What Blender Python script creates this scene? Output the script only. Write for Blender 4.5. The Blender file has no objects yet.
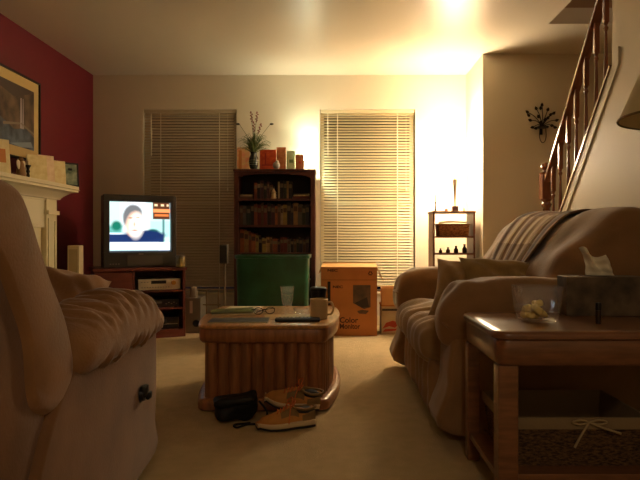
import bpy, bmesh, math, random
from mathutils import Vector, Matrix, noise
R = math.radians
PI = math.pi
random.seed(7)
SC = bpy.context.scene
COL = SC.collection

# ------------------------------------------------------------------ camera
FPX = 622.0
cam_d = bpy.data.cameras.new('camera')
cam = bpy.data.objects.new('camera', cam_d); COL.objects.link(cam)
cam.location = (0, 0, 0.85); cam.rotation_euler = (R(90), 0, 0)
cam_d.sensor_width = 36; cam_d.lens = FPX/640*36
cam_d.shift_x = -17/640; cam_d.shift_y = -2/640
cam_d.clip_start = 0.05
SC.camera = cam

# ------------------------------------------------------------------ world (night outside) and exposure
w = bpy.data.worlds.new('night'); SC.world = w; w.use_nodes = True
w.node_tree.nodes['Background'].inputs[0].default_value = (0.010, 0.014, 0.03, 1)
w.node_tree.nodes['Background'].inputs[1].default_value = 0.3
SC.view_settings.view_transform = 'Standard'; SC.view_settings.look = 'None'
SC.view_settings.exposure = 0.0; SC.view_settings.gamma = 1; SC.view_settings.use_curve_mapping = False

LAMP_A = (1.066, 5.62, 1.64)      # warm table lamp on the small shelf
LAMP_B = (-0.280, 5.935, 1.655)    # cool lamp on the bookcase
A_COL = (1.0, 0.78, 0.53); B_COL = (0.95, 1.0, 0.76)
A_POWER = 74.0; A_SHADE = 84.0; B_POWER = 20.0; B_SHADE = 24.0
FILL_POWER = 14.0; TV_STRENGTH = 1.7

def light(name, kind, loc, power, col, **k):
    d = bpy.data.lights.new(name, kind); d.energy = power; d.color = col
    for a, b in k.items(): setattr(d, a, b)
    o = bpy.data.objects.new(name, d); o.location = loc; COL.objects.link(o); return o
light('table_lamp_bulb', 'POINT', LAMP_A, A_POWER, A_COL, shadow_soft_size=0.05)
light('bookcase_lamp_bulb', 'POINT', LAMP_B, B_POWER, B_COL, shadow_soft_size=0.025)
# dim fill light added near the ceiling behind the camera, no lamp modelled
fl = light('rear_fill', 'AREA', (0.2, -0.9, 2.40), FILL_POWER, (1.0, 0.78, 0.52), shape='DISK', size=0.5)

light('stairwell_fill', 'AREA', (2.1, 2.6, 4.85), 10.0, (1.0, 0.74, 0.5), shape='DISK', size=0.3)  # added fill that brightens the stair opening, its source is out of view

# ------------------------------------------------------------------ colours / materials
def lin(c):
    return tuple((v/12.92 if v <= 0.04045 else ((v+0.055)/1.055)**2.4) for v in (x/255 for x in c))
_m = {}
def mat(name, rgb, rough=0.6, metal=0.0, var=0.0, vs=8.0, bump=0.0, bs=60.0, spec=0.5, coat=0.0, sheen=0.0,
        rgb2=None, stretch=None, trans=0.0, alpha=1.0, emit=0.0, ior=1.45, detail=4.0):
    if name in _m: return _m[name]
    m = bpy.data.materials.new(name); m.use_nodes = True
    nt = m.node_tree; b = nt.nodes['Principled BSDF']
    c = lin(rgb)
    b.inputs['Base Color'].default_value = (*c, 1)
    b.inputs['Roughness'].default_value = rough; b.inputs['Metallic'].default_value = metal
    b.inputs['Specular IOR Level'].default_value = spec; b.inputs['IOR'].default_value = ior
    b.inputs['Coat Weight'].default_value = coat; b.inputs['Coat Roughness'].default_value = 0.15
    b.inputs['Sheen Weight'].default_value = sheen; b.inputs['Sheen Roughness'].default_value = 0.4
    b.inputs['Transmission Weight'].default_value = trans; b.inputs['Alpha'].default_value = alpha
    if emit:
        b.inputs['Emission Color'].default_value = (*c, 1); b.inputs['Emission Strength'].default_value = emit
    tc = None
    def coords():
        tc = nt.nodes.new('ShaderNodeTexCoord')
        if stretch:
            mp = nt.nodes.new('ShaderNodeMapping'); mp.inputs['Scale'].default_value = stretch
            nt.links.new(tc.outputs['Object'], mp.inputs['Vector']); return mp.outputs['Vector']
        return tc.outputs['Object']
    if var or rgb2:
        v = coords()
        n = nt.nodes.new('ShaderNodeTexNoise'); n.inputs['Scale'].default_value = vs; n.inputs['Detail'].default_value = detail
        nt.links.new(v, n.inputs['Vector'])
        cr = nt.nodes.new('ShaderNodeValToRGB')
        c2 = lin(rgb2) if rgb2 else tuple(x*(1-var) for x in c)
        c1 = c if rgb2 else tuple(min(1, x*(1+var)) for x in c)
        cr.color_ramp.elements[0].position = 0.35; cr.color_ramp.elements[1].position = 0.65
        cr.color_ramp.elements[0].color = (*c2, 1); cr.color_ramp.elements[1].color = (*c1, 1)
        nt.links.new(n.outputs['Fac'], cr.inputs['Fac']); nt.links.new(cr.outputs['Color'], b.inputs['Base Color'])
    if bump:
        v = coords()
        n = nt.nodes.new('ShaderNodeTexNoise'); n.inputs['Scale'].default_value = bs; n.inputs['Detail'].default_value = 3
        nt.links.new(v, n.inputs['Vector'])
        bp = nt.nodes.new('ShaderNodeBump'); bp.inputs['Strength'].default_value = bump; bp.inputs['Distance'].default_value = 0.01
        nt.links.new(n.outputs['Fac'], bp.inputs['Height']); nt.links.new(bp.outputs['Normal'], b.inputs['Normal'])
    _m[name] = m; return m

def glass(name, col=(1, 1, 1), rough=0.02):
    m = bpy.data.materials.new(name); m.use_nodes = True; nt = m.node_tree
    for n in list(nt.nodes): nt.nodes.remove(n)
    out = nt.nodes.new('ShaderNodeOutputMaterial'); tr = nt.nodes.new('ShaderNodeBsdfTransparent')
    gl = nt.nodes.new('ShaderNodeBsdfGlossy'); gl.inputs['Roughness'].default_value = rough
    tr.inputs[0].default_value = (*col, 1)
    lw = nt.nodes.new('ShaderNodeLayerWeight'); lw.inputs['Blend'].default_value = 0.12
    mx = nt.nodes.new('ShaderNodeMixShader')
    cl = nt.nodes.new('ShaderNodeMath'); cl.operation = 'MULTIPLY'; cl.inputs[1].default_value = 0.35
    df = nt.nodes.new('ShaderNodeBsdfTranslucent'); df.inputs[0].default_value = (.8, .8, .78, 1); m2 = nt.nodes.new('ShaderNodeMixShader'); m2.inputs[0].default_value = 0.04
    nt.links.new(lw.outputs['Fresnel'], cl.inputs[0]); nt.links.new(cl.outputs[0], mx.inputs[0]); nt.links.new(tr.outputs[0], mx.inputs[1]); nt.links.new(gl.outputs[0], mx.inputs[2])
    nt.links.new(mx.outputs[0], m2.inputs[1]); nt.links.new(df.outputs[0], m2.inputs[2]); nt.links.new(m2.outputs[0], out.inputs[0]); return m

def emis(name, rgb, s):
    m = bpy.data.materials.new(name); m.use_nodes = True; nt = m.node_tree
    for n in list(nt.nodes): nt.nodes.remove(n)
    out = nt.nodes.new('ShaderNodeOutputMaterial'); e = nt.nodes.new('ShaderNodeEmission')
    e.inputs[0].default_value = (*(lin(rgb) if max(rgb) > 1.001 else rgb), 1); e.inputs[1].default_value = s
    nt.links.new(e.outputs[0], out.inputs[0]); return m

def lampshade(name, rgb, e, col):
    """paper shade that glows from the bulb inside it"""
    m = bpy.data.materials.new(name); m.use_nodes = True; nt = m.node_tree
    for n in list(nt.nodes): nt.nodes.remove(n)
    out = nt.nodes.new('ShaderNodeOutputMaterial')
    em = nt.nodes.new('ShaderNodeEmission'); em.inputs[0].default_value = (*col, 1); em.inputs[1].default_value = e
    df = nt.nodes.new('ShaderNodeBsdfDiffuse'); df.inputs[0].default_value = (*lin(rgb), 1)
    ad = nt.nodes.new('ShaderNodeAddShader')
    nt.links.new(em.outputs[0], ad.inputs[0]); nt.links.new(df.outputs[0], ad.inputs[1]); nt.links.new(ad.outputs[0], out.inputs[0])
    return m

M = dict(
    wall=mat('wall_paint', (214, 202, 176), 0.55, bump=0.08, bs=180),
    ceil=mat('ceiling_paint', (206, 196, 174), 0.34, bump=0.10, bs=9, spec=0.55),
    red=mat('maroon_paint', (104, 18, 32), 0.5, bump=0.05, bs=150),
    carpet=mat('carpet', (206, 182, 140), 0.95, var=0.05, vs=14, bump=0.9, bs=260, spec=0.1),
    white=mat('white_gloss_paint', (226, 214, 176), 0.4),
    night=mat('window_frame_white', (205, 200, 185), 0.4),
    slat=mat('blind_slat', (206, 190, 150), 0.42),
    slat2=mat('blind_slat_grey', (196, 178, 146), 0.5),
    cord=mat('blind_cord', (225, 215, 185), 0.7),
    dark_wood=mat('dark_mahogany', (74, 34, 24), 0.42, var=0.25, vs=5, stretch=(6, 6, 1)),
    stand_wood=mat('cherry_veneer', (110, 54, 42), 0.38, var=0.18, vs=5, stretch=(1, 1, 6)),
    oak=mat('golden_oak', (196, 140, 78), 0.28, var=0.22, vs=7, stretch=(8, 1.2, 8), coat=0.5, bump=0.05, bs=30),
    oak_v=mat('golden_oak_body', (160, 106, 66), 0.36, var=0.25, vs=7, stretch=(6, 6, 0.8), coat=0.25),
    end_oak=mat('end_table_oak', (128, 84, 54), 0.3, var=0.2, vs=8, stretch=(1.2, 8, 8), coat=0.5),
    shelf_wood=mat('walnut_shelf', (112, 62, 34), 0.5, var=0.2, vs=6, stretch=(5, 5, 1)),
    rail=mat('stair_wood', (124, 72, 44), 0.22, var=0.2, vs=8, stretch=(6, 1, 1), coat=0.6),
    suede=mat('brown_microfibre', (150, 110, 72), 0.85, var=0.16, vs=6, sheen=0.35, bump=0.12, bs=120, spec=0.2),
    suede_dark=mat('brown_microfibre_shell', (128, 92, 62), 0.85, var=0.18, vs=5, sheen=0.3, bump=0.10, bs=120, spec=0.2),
    sofa=mat('taupe_microfibre', (156, 120, 82), 0.8, var=0.12, vs=7, sheen=0.4, bump=0.10, bs=110, spec=0.2),
    sofa_seat=mat('taupe_microfibre_seat', (168, 134, 90), 0.8, var=0.12, vs=7, sheen=0.5, bump=0.10, bs=110, spec=0.2),
    pillow=mat('olive_tan_pillow', (160, 132, 82), 0.8, var=0.1, vs=12, sheen=0.3, bump=0.1, bs=150),
    black=mat('black_plastic', (16, 15, 15), 0.35),
    tv=mat('tv_grey_plastic', (52, 48, 44), 0.42),
    tv2=mat('tv_grille', (70, 62, 54), 0.6, bump=0.2, bs=300),
    silver=mat('silver_plastic', (205, 190, 160), 0.35, metal=0.3),
    dark=mat('dark_interior', (18, 12, 10), 0.7),
    green=mat('green_plastic', (34, 86, 62), 0.28, var=0.3, vs=5, coat=0.3, bump=0.25, bs=7),
    card=mat('corrugated_cardboard', (176, 112, 58), 0.75, var=0.08, vs=6, bump=0.05, bs=80),
    card_in=mat('cardboard_inside', (208, 158, 100), 0.8, var=0.08, vs=6),
    ink=mat('box_ink', (62, 26, 16), 0.7),
    ink_grey=mat('printed_grey', (104, 78, 58), 0.7, rgb2=(60, 50, 44), vs=9),
    glass=glass('clear_glass'), pane=glass('window_glass', (0.75, 0.8, 0.85)),
    water=glass('water', (0.9, 0.9, 0.85)),
    metal=mat('brushed_metal', (150, 140, 125), 0.35, metal=0.9),
    iron=mat('dark_wrought_iron', (46, 38, 30), 0.5, metal=0.6),
    brass=mat('brass', (190, 140, 60), 0.3, metal=0.9),
    cream=mat('cream_ceramic', (214, 186, 138), 0.3),
    wicker=mat('wicker', (122, 88, 52), 0.75, rgb2=(50, 32, 18), vs=60, stretch=(1, 1, 3), bump=0.6, bs=90),
    wicker2=mat('wicker_light', (176, 116, 62), 0.75, rgb2=(110, 62, 30), vs=60, stretch=(1, 1, 3), bump=0.6, bs=90),
    liner=mat('cream_liner_cloth', (140, 118, 86), 0.85, bump=0.2, bs=60),
    tissue_box=mat('tissue_box_print', (120, 100, 76), 0.6, rgb2=(70, 60, 48), vs=14),
    tissue=mat('white_tissue', (250, 240, 214), 0.8),
    shoe=mat('shoe_tan', (196, 136, 66), 0.7, var=0.12, vs=20),
    shoe_o=mat('shoe_overlay', (140, 110, 64), 0.7),
    sole=mat('shoe_sole', (224, 200, 158), 0.6), sole_d=mat('shoe_outsole', (52, 48, 44), 0.7),
    lace=mat('shoe_lace', (214, 118, 62), 0.8), bag=mat('black_nylon', (16, 14, 14), 0.6, bump=0.2, bs=40),
)
SHADE_A = lampshade('glowing_shade', (250, 240, 215), A_SHADE, A_COL)
SHADE_B = lampshade('glowing_glass_shade', (235, 245, 235), B_SHADE, (0.9, 1.0, 0.8))

# ------------------------------------------------------------------ mesh builder
class MB:
    def __init__(s): s.v = []; s.f = []; s.mi = []; s.wn = False
    def add(s, vs, fs, m=0, X=None):
        o = len(s.v)
        for p in vs:
            p = Vector(p)
            if X is not None: p = X @ p
            s.v.append(tuple(p))
        for f in fs: s.f.append(tuple(i+o for i in f)); s.mi.append(m)
        return s
    def box(s, x0, x1, y0, y1, z0, z1, m=0, X=None):
        return s.add([(x, y, z) for x in (x0, x1) for y in (y0, y1) for z in (z0, z1)],
                     [(0, 1, 3, 2), (4, 6, 7, 5), (0, 4, 5, 1), (2, 3, 7, 6), (0, 2, 6, 4), (1, 5, 7, 3)], m, X)
    def rbox(s, x0, x1, y0, y1, z0, z1, r=0.01, m=0, X=None, seg=2):
        s.wn = True; bm = bmesh.new(); bmesh.ops.create_cube(bm, size=1)
        for v in bm.verts: v.co = Vector(((x0+x1)/2+v.co.x*(x1-x0), (y0+y1)/2+v.co.y*(y1-y0), (z0+z1)/2+v.co.z*(z1-z0)))
        r = min(r, abs(x1-x0)*.49, abs(y1-y0)*.49, abs(z1-z0)*.49)
        bmesh.ops.bevel(bm, geom=bm.edges[:], offset=r, segments=seg, affect='EDGES', profile=0.5)
        bm.verts.index_update()
        s.add([v.co.copy() for v in bm.verts], [tuple(v.index for v in f.verts) for f in bm.faces], m, X); bm.free(); return s
    def tube(s, pts, r, seg=8, m=0, X=None, cap=True):
        pts = [Vector(p) for p in pts]; n = len(pts)
        rs = r if isinstance(r, (list, tuple)) else [r]*n
        vs = []; fs = []
        t0 = (pts[1]-pts[0]).normalized()
        up = Vector((0, 0, 1)) if abs(t0.z) < 0.9 else Vector((1, 0, 0))
        a = t0.cross(up).normalized()
        for i in range(n):
            t = (pts[min(i+1, n-1)]-pts[max(i-1, 0)]).normalized()
            a = (a - t*a.dot(t)).normalized(); b = t.cross(a)
            for k in range(seg):
                g = 2*PI*k/seg; vs.append(pts[i]+(a*math.cos(g)+b*math.sin(g))*rs[i])
        for i in range(n-1):
            for k in range(seg):
                k2 = (k+1) % seg
                fs.append((i*seg+k, i*seg+k2, (i+1)*seg+k2, (i+1)*seg+k))
        if cap: fs.append(tuple(reversed(range(seg)))); fs.append(tuple((n-1)*seg+k for k in range(seg)))
        return s.add(vs, fs, m, X)
    def lathe(s, prof, c=(0, 0, 0), seg=24, m=0, X=None, cap=True, sq=None):
        vs = []; fs = []; n = len(prof)
        for (r, z) in prof:
            for k in range(seg):
                g = 2*PI*k/seg; x, y = math.cos(g), math.sin(g)
                if sq:
                    e = 2/sq; x = math.copysign(abs(x)**e, x); y = math.copysign(abs(y)**e, y)
                vs.append((c[0]+r*x, c[1]+r*y, c[2]+z))
        for i in range(n-1):
            for k in range(seg):
                k2 = (k+1) % seg; fs.append((i*seg+k, i*seg+k2, (i+1)*seg+k2, (i+1)*seg+k))
        if cap:
            if prof[0][0] > 1e-5: fs.append(tuple(reversed(range(seg))))
            if prof[-1][0] > 1e-5: fs.append(tuple((n-1)*seg+k for k in range(seg)))
        return s.add(vs, fs, m, X)
    def prism(s, poly, plane, a0, a1, m=0, X=None):
        def q(p, a):
            return {'xy': (p[0], p[1], a), 'xz': (p[0], a, p[1]), 'yz': (a, p[0], p[1])}[plane]
        n = len(poly)
        vs = [q(p, a0) for p in poly]+[q(p, a1) for p in poly]
        fs = [tuple(range(n)), tuple(reversed(range(n, 2*n)))]+[(i, n+i, n+(i+1) % n, (i+1) % n) for i in range(n)]
        return s.add(vs, fs, m, X)
    def loft(s, rings, m=0, X=None, cap=True):
        n = len(rings[0]); vs = [p for r in rings for p in r]; fs = []
        for i in range(len(rings)-1):
            for k in range(n):
                k2 = (k+1) % n; fs.append((i*n+k, i*n+k2, (i+1)*n+k2, (i+1)*n+k))
        if cap: fs.append(tuple(reversed(range(n)))); fs.append(tuple((len(rings)-1)*n+k for k in range(n)))
        return s.add(vs, fs, m, X)
    def sheet(s, g, m=0, X=None):
        nu, nv = len(g), len(g[0]); vs = [p for r in g for p in r]
        fs = [(i*nv+j, (i+1)*nv+j, (i+1)*nv+j+1, i*nv+j+1) for i in range(nu-1) for j in range(nv-1)]
        return s.add(vs, fs, m, X)
    def sq(s, c, h, e1=0.5, e2=0.5, nu=40, nv=24, m=0, X=None, disp=None):
        """rounded cushion shape: superquadric, disp(point, normal-ish) -> offset"""
        def p(v, e): return math.copysign(abs(v)**e, v)
        vs = []; fs = []
        for j in range(1, nv):
            ph = -PI/2+PI*j/nv
            for i in range(nu):
                th = 2*PI*i/nu
                d = Vector((p(math.cos(ph), e1)*p(math.cos(th), e2), p(math.cos(ph), e1)*p(math.sin(th), e2), p(math.sin(ph), e1)))
                q = Vector((c[0]+h[0]*d.x, c[1]+h[1]*d.y, c[2]+h[2]*d.z))
                if disp:
                    nn = Vector((d.x/h[0], d.y/h[1], d.z/h[2])).normalized(); q += nn*disp(q, d)
                vs.append(q)
        for j in range(nv-2):
            for i in range(nu):
                i2 = (i+1) % nu; fs.append((j*nu+i, j*nu+i2, (j+1)*nu+i2, (j+1)*nu+i))
        b = len(vs); vs.append(Vector((c[0], c[1], c[2]-h[2]))); vs.append(Vector((c[0], c[1], c[2]+h[2])))
        for i in range(nu):
            i2 = (i+1) % nu; fs.append((b, i2, i)); fs.append((b+1, (nv-2)*nu+i, (nv-2)*nu+i2))
        return s.add(vs, fs, m, X)
    def build(s, name, mats, parent=None, ang=40, smooth=True, sub=0):
        me = bpy.data.meshes.new(name); me.from_pydata(s.v, [], s.f)
        if not isinstance(mats, (list, tuple)): mats = [mats]
        for mm in mats: me.materials.append(mm)
        me.polygons.foreach_set('material_index', s.mi)
        bm = bmesh.new(); bm.from_mesh(me); bmesh.ops.recalc_face_normals(bm, faces=bm.faces[:]); bm.to_mesh(me); bm.free()
        if smooth:
            me.polygons.foreach_set('use_smooth', [True]*len(me.polygons))
            me.set_sharp_from_angle(angle=R(ang))
        o = bpy.data.objects.new(name, me); COL.objects.link(o)
        if parent: o.parent = parent
        if s.wn and smooth:
            wm = o.modifiers.new('weighted', 'WEIGHTED_NORMAL'); wm.keep_sharp = True
        if sub:
            md = o.modifiers.new('subd', 'SUBSURF'); md.levels = sub; md.render_levels = sub
        return o

def tag(o, label=None, cat=None, group=None, kind=None):
    if label: o['label'] = label
    if cat: o['category'] = cat
    if group: o['group'] = group
    if kind: o['kind'] = kind
    return o
def thing(name, label, cat, loc=(0, 0, 0), rz=0, group=None):
    o = bpy.data.objects.new(name, None); COL.objects.link(o); o.empty_display_size = 0.05
    o.location = loc; o.rotation_euler = (0, 0, rz); return tag(o, label, cat, group)
def struct(o): o['kind'] = 'structure'; return o
def lettering(txt, name, size, loc, rot, m, parent, ext=0.0006, bold=0.0, ax='CENTER', sx=1.0):
    c = bpy.data.curves.new(name, 'FONT'); c.body = txt; c.size = size; c.extrude = ext; c.align_x = ax; c.offset = bold
    c.materials.append(m); o = bpy.data.objects.new(name, c); COL.objects.link(o)
    o.location = loc; o.rotation_euler = rot; o.scale = (sx, 1, 1)
    bpy.context.view_layer.update(); me = bpy.data.meshes.new_from_object(o.evaluated_get(bpy.context.evaluated_depsgraph_get()))
    bpy.data.objects.remove(o); o = bpy.data.objects.new(name, me); COL.objects.link(o)
    o.location = loc; o.rotation_euler = rot; o.scale = (sx, 1, 1); o.parent = parent; return o
def rot(ax, deg, c=(0, 0, 0)):
    c = Vector(c); return Matrix.Translation(c) @ Matrix.Rotation(R(deg), 4, ax) @ Matrix.Translation(-c)
def smoothline(pts, n=8, closed=False):
    pts = [Vector(p) for p in pts]; out = []; N = len(pts)
    rng = N if closed else N-1
    for i in range(rng):
        g = (lambda k: pts[k % N]) if closed else (lambda k: pts[max(0, min(N-1, k))])
        a, b, c, d = g(i-1), g(i), g(i+1), g(i+2)
        for k in range(n):
            t = k/n
            out.append(0.5*((2*b)+(c-a)*t+(2*a-5*b+4*c-d)*t*t+(3*b-3*c+d-a)*t**3))
    if not closed: out.append(pts[-1])
    return out
def puff(mb, prof, plane, a0, a1, r=0.05, n=10, m=0, disp=None, X=None, mid=6, crown=0.0):
    """cushion of a given side profile, with rounded ends: profile ring swept along an axis"""
    P = smoothline([(p[0], p[1], 0) for p in prof], n, True)
    cx = sum(p.x for p in P)/len(P); cy = sum(p.y for p in P)/len(P)
    hx = (max(p.x for p in P)-min(p.x for p in P))/2; hy = (max(p.y for p in P)-min(p.y for p in P))/2
    r = min(r, hx*.8, hy*.8)
    ends = [(a0+r*(1-math.cos(k/6*PI/2)), r*(1-math.sin(k/6*PI/2))) for k in range(7)]
    mids = [(a0+r+(a1-a0-2*r)*k/(mid+1), 0) for k in range(1, mid+1)]
    ends2 = [(a1-(a-a0), ins) for a, ins in reversed(ends)]
    rings = []
    N = len(P)
    nrm = []
    for i in range(N):
        t = P[(i+1) % N]-P[i-1]; nn = Vector((t.y, -t.x, 0))
        if nn.length < 1e-9: nn = Vector((1, 0, 0))
        nn.normalize(); nrm.append(nn)
    area = sum(P[i].x*P[(i+1) % N].y-P[(i+1) % N].x*P[i].y for i in range(N))
    sg = 1 if area > 0 else -1
    for a, ins in ends+mids+ends2:
        ring = []
        u = (a-a0)/(a1-a0)*2-1
        for i in range(N):
            q = P[i]+nrm[i]*sg*crown*(1-u*u)
            x, y = cx+(q.x-cx)*(1-ins/hx), cy+(q.y-cy)*(1-ins/hy)
            pt = {'yz': (a, x, y), 'xz': (x, a, y), 'xy': (x, y, a)}[plane]
            pt = Vector(pt)
            if disp:
                nv = nrm[i]*sg; nn3 = Vector({'yz': (0, nv.x, nv.y), 'xz': (nv.x, 0, nv.y), 'xy': (nv.x, nv.y, 0)}[plane])
                pt += nn3*disp(pt, i/N)
            ring.append(pt)
        rings.append(ring)
    return mb.loft(rings, m, X)
def nz(p, s, a): return (noise.noise(Vector(p)*s))*a

# ================================================================== THE ROOM
XL, YB, ZC = -2.38, 6.07, 2.44
XR, YP, XP = 1.57, 5.37, 1.26       # stair wall plane, partition plane, return wall plane
YF = -1.8
struct(MB().box(XL-.1, 2.75, YF-.1, YB+.3, -.1, 0).build('floor', M['carpet']))
c = MB()
c.box(XL-.1, XR, YF-.1, YB+.15, ZC, ZC+.12); c.box(XR, 2.75, 4.62, YB+.15, ZC, ZC+.12); c.box(XR, 2.75, YF-.1, 1.6, ZC, ZC+.12)
struct(c.build('ceiling', M['ceil'], smooth=False))
# upper floor walls around the stair opening
c = MB(); c.box(XR, 2.6, 4.62, 4.72, ZC+.12, 4.9); c.box(XR-.12, XR, 1.6, 4.62, ZC+.12, 4.9); c.box(XR, 2.6, 1.5, 1.6, ZC+.12, 4.9); c.box(XR-.12, 2.7, 1.5, 4.72, 4.9, 5.0)
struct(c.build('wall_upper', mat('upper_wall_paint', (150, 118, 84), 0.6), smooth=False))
struct(MB().box(XL-.1, XL, YF-.1, YB+.15, 0, ZC).build('wall_left', M['red'], smooth=False))
W1 = (-1.893, -.980, .30, 2.105); W2 = (-.168, .763, .30, 2.105)
c = MB()
for x0, x1 in ((XL, W1[0]), (W1[1], W2[0]), (W2[1], XP+.1)): c.box(x0, x1, YB, YB+.15, 0, ZC)
for wv in (W1, W2): c.box(wv[0], wv[1], YB, YB+.15, 0, wv[2]); c.box(wv[0], wv[1], YB, YB+.15, wv[3], ZC)
struct(c.build('wall_back', M['wall'], smooth=False))
struct(MB().box(XP, 2.7, YP, YP+.1, 0, ZC).box(XP, XP+.1, YP+.1, YB+.1, 0, ZC).build('wall_partition', M['wall'], smooth=False))
struct(MB().box(2.6, 2.7, YF, YP, 0, 4.9).build('wall_right', M['wall'], smooth=False))
struct(MB().box(XL, 2.7, YF-.1, YF, 0, ZC).build('wall_front', M['wall'], smooth=False))
def zs(y): return .985+(4.38-y)*1.0      # slope of the stair wall's top
struct(MB().prism([(YF, 0), (4.78, 0), (4.78, zs(4.78)), (3.55, zs(3.55)), (3.55, ZC), (YF, ZC)], 'yz', XR, XR+.11).build('wall_stair', M['wall'], smooth=False))
cp = MB(); t = .022
cp.prism([(4.80, zs(4.80)), (4.80, zs(4.80)+t), (3.55, zs(3.55)+t), (3.55, zs(3.55))], 'yz', XR-.018, XR+.128)
cp.prism([(4.80, zs(4.80)-.10), (4.80, zs(4.80)-.002), (3.45, zs(3.45)-.002), (3.45, zs(3.45)-.10)], 'yz', XR-.010, XR-.0005, m=1)
struct(cp.build('trim_1', [M['rail'], M['wall']], smooth=False))
st = MB()
for i in range(13):
    y = 4.45-i*.19; st.box(XR+.115, 2.59, y-.20, y, 0.001, .19*(i+1))
struct(st.build('stair_steps', M['carpet'], smooth=False))
struct(MB().box(XL+.001, -1.0, YB-.014, YB-.001, 0.001, .09).box(-1.0, XP-.002, YB-.014, YB-.001, 0.001, .09).build('baseboard_back', M['white']))
struct(MB().box(XL+.001, XL+.014, YF, 3.1, 0.001, .09).box(XL+.001, XL+.014, 4.93, YB-.015, 0.001, .09).build('baseboard_left', M['white']))
struct(MB().box(XP-.014, XP-.001, YP+.0, YB-.015, 0.001, .09).box(XP, XR, YP-.014, YP-.001, .001, .09).build('baseboard_partition', M['white']))

def window(n, W):
    f = MB(); x0, x1, z0, z1 = W; y0, y1 = YB+.095, YB+.14
    f.box(x0, x0+.04, y0, y1, z0, z1); f.box(x1-.04, x1, y0, y1, z0, z1); f.box(x0+.04, x1-.04, y0, y1, z1-.04, z1)
    f.box(x0+.04, x1-.04, y0, y1, z0, z0+.04); f.box(x0+.04, x1-.04, y0, y1, (z0+z1)/2-.02, (z0+z1)/2+.02)
    o = struct(f.build('window_%d' % n, M['night']))
    MB().box(x0+.04, x1-.04, YB+.115, YB+.119, z0+.04, z1-.04).build('window_glass', M['pane'], o)
    MB().rbox(x0+.001, x1-.001, YB-.01, YB+.094, z0+.0005, z0+.022, .004).build('window_sill', M['white'], o)
window(1, W1); window(2, W2)

def blind(W, label, zb, sm, tilt):
    x0, x1, z0, z1 = W; x0 += .008; x1 -= .008
    y = YB+.03
    r = thing('window_blind', label, 'blind', (0, y, 0), 0, 'closed horizontal blinds on the back wall')
    MB().box(x0, x1, -.02, .022, z1-.032, z1-.004).build('headrail', sm, r)
    s = MB(); z = z1-.045; h = .0145
    while z > zb+.03:
        a = R(tilt); dy, dz = math.cos(a)*h, math.sin(a)*h
        s.add([(x0, -dy, z-dz), (x1, -dy, z-dz), (x1, -.002, z+.002), (x0, -.002, z+.002), (x1, dy, z+dz), (x0, dy, z+dz)], [(0, 1, 2, 3), (3, 2, 4, 5)])
        z -= .0275
    s.build('slats', sm, r, smooth=False)
    MB().rbox(x0, x1, -.014, .014, zb, zb+.018, .004).build('bottom_rail', sm, r)
    for fx in (.18, .82):
        X = x0+(x1-x0)*fx
        MB().box(X-.0035, X+.0035, -.0165, -.0155, zb+.01, z1-.03).build('ladder_cord', M['cord'], r)
    MB().tube([(x0+.07, -.022, z1-.04), (x0+.072, -.024, z1-.45)], .004, 6).build('tilt_wand', M['cord'], r)
    X = x1-.08
    k = MB().tube([(X, -.021, z1-.04), (X, -.022, 1.34)], .0015, 5); k.lathe([(.003, 0), (.009, -.02), (.008, -.03), (.002, -.035)], (X, -.022, 1.34), 10)
    k.build('pull_cord', M['cord'], r)
    return r
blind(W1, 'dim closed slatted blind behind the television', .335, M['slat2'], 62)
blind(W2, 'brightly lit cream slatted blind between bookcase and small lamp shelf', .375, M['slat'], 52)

# ---------------- stair railing
XRC = 1.63
def zr(y): return 1.354+(4.75-y)*1.04
n_ = thing('stair_railing', 'dark wooden stair railing with turned balusters rising along the right wall', 'railing', (XRC, 4.845, 0))
nb = MB()
def turned(mb, x, y, z0, z1, w, bl):
    mb.rbox(x-w, x+w, y-w, y+w, z1-bl, z1, .004)
    zz = z1-bl; H = zz-z0
    pr = [(w*.55, 0), (w*.95, H*.04), (w*.6, H*.08), (w*.95, H*.25), (w*.85, H*.5), (w*.55, H*.85), (w*.5, H*.9), (w*.95, H*.94), (w*.55, H*.97), (w*.9, H)]
    mb.lathe(pr, (x, y, z0), 14)
nb.rbox(-.045, .045, -.045, .045, 0.002, .62, .004)
nb.lathe([(.042, 0), (.028, .02), (.040, .05), (.040, .25), (.03, .42), (.026, .46), (.042, .49), (.03, .51), (.044, .53)], (0, 0, .62), 18)
nb.rbox(-.045, .045, -.045, .045, 1.15, 1.345, .004)
nb.lathe([(.046, 0), (.052, .012), (.03, .022), (.024, .035), (.045, .055), (.042, .075), (.015, .09), (.0, .095)], (0, 0, 1.345), 18)
nb.build('newel_post', M['rail'], n_)
hr = MB(); a0, a1 = 4.80, 3.2
secp = [(-.030, -.02), (-.034, .0), (-.028, .022), (-.012, .032), (.012, .032), (.028, .022), (.034, 0), (.030, -.02)]
hr.loft([[(p[0], y-4.845, zr(y)+p[1]) for p in secp] for y in (a0, a1)])
hr.build('handrail', M['rail'], n_)
for y in (4.687, 4.54, 4.38, 4.234, 4.07, 3.91, 3.77, 3.63):
    b = MB(); zt = zr(y)-.035
    turned(b, 0, 0, zs(y)+.024, zt+.006, .016, .19)
    b.v = [(v[0], v[1]+y-4.845, v[2]) for v in b.v]
    b.build('baluster', M['rail'], n_)

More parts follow.
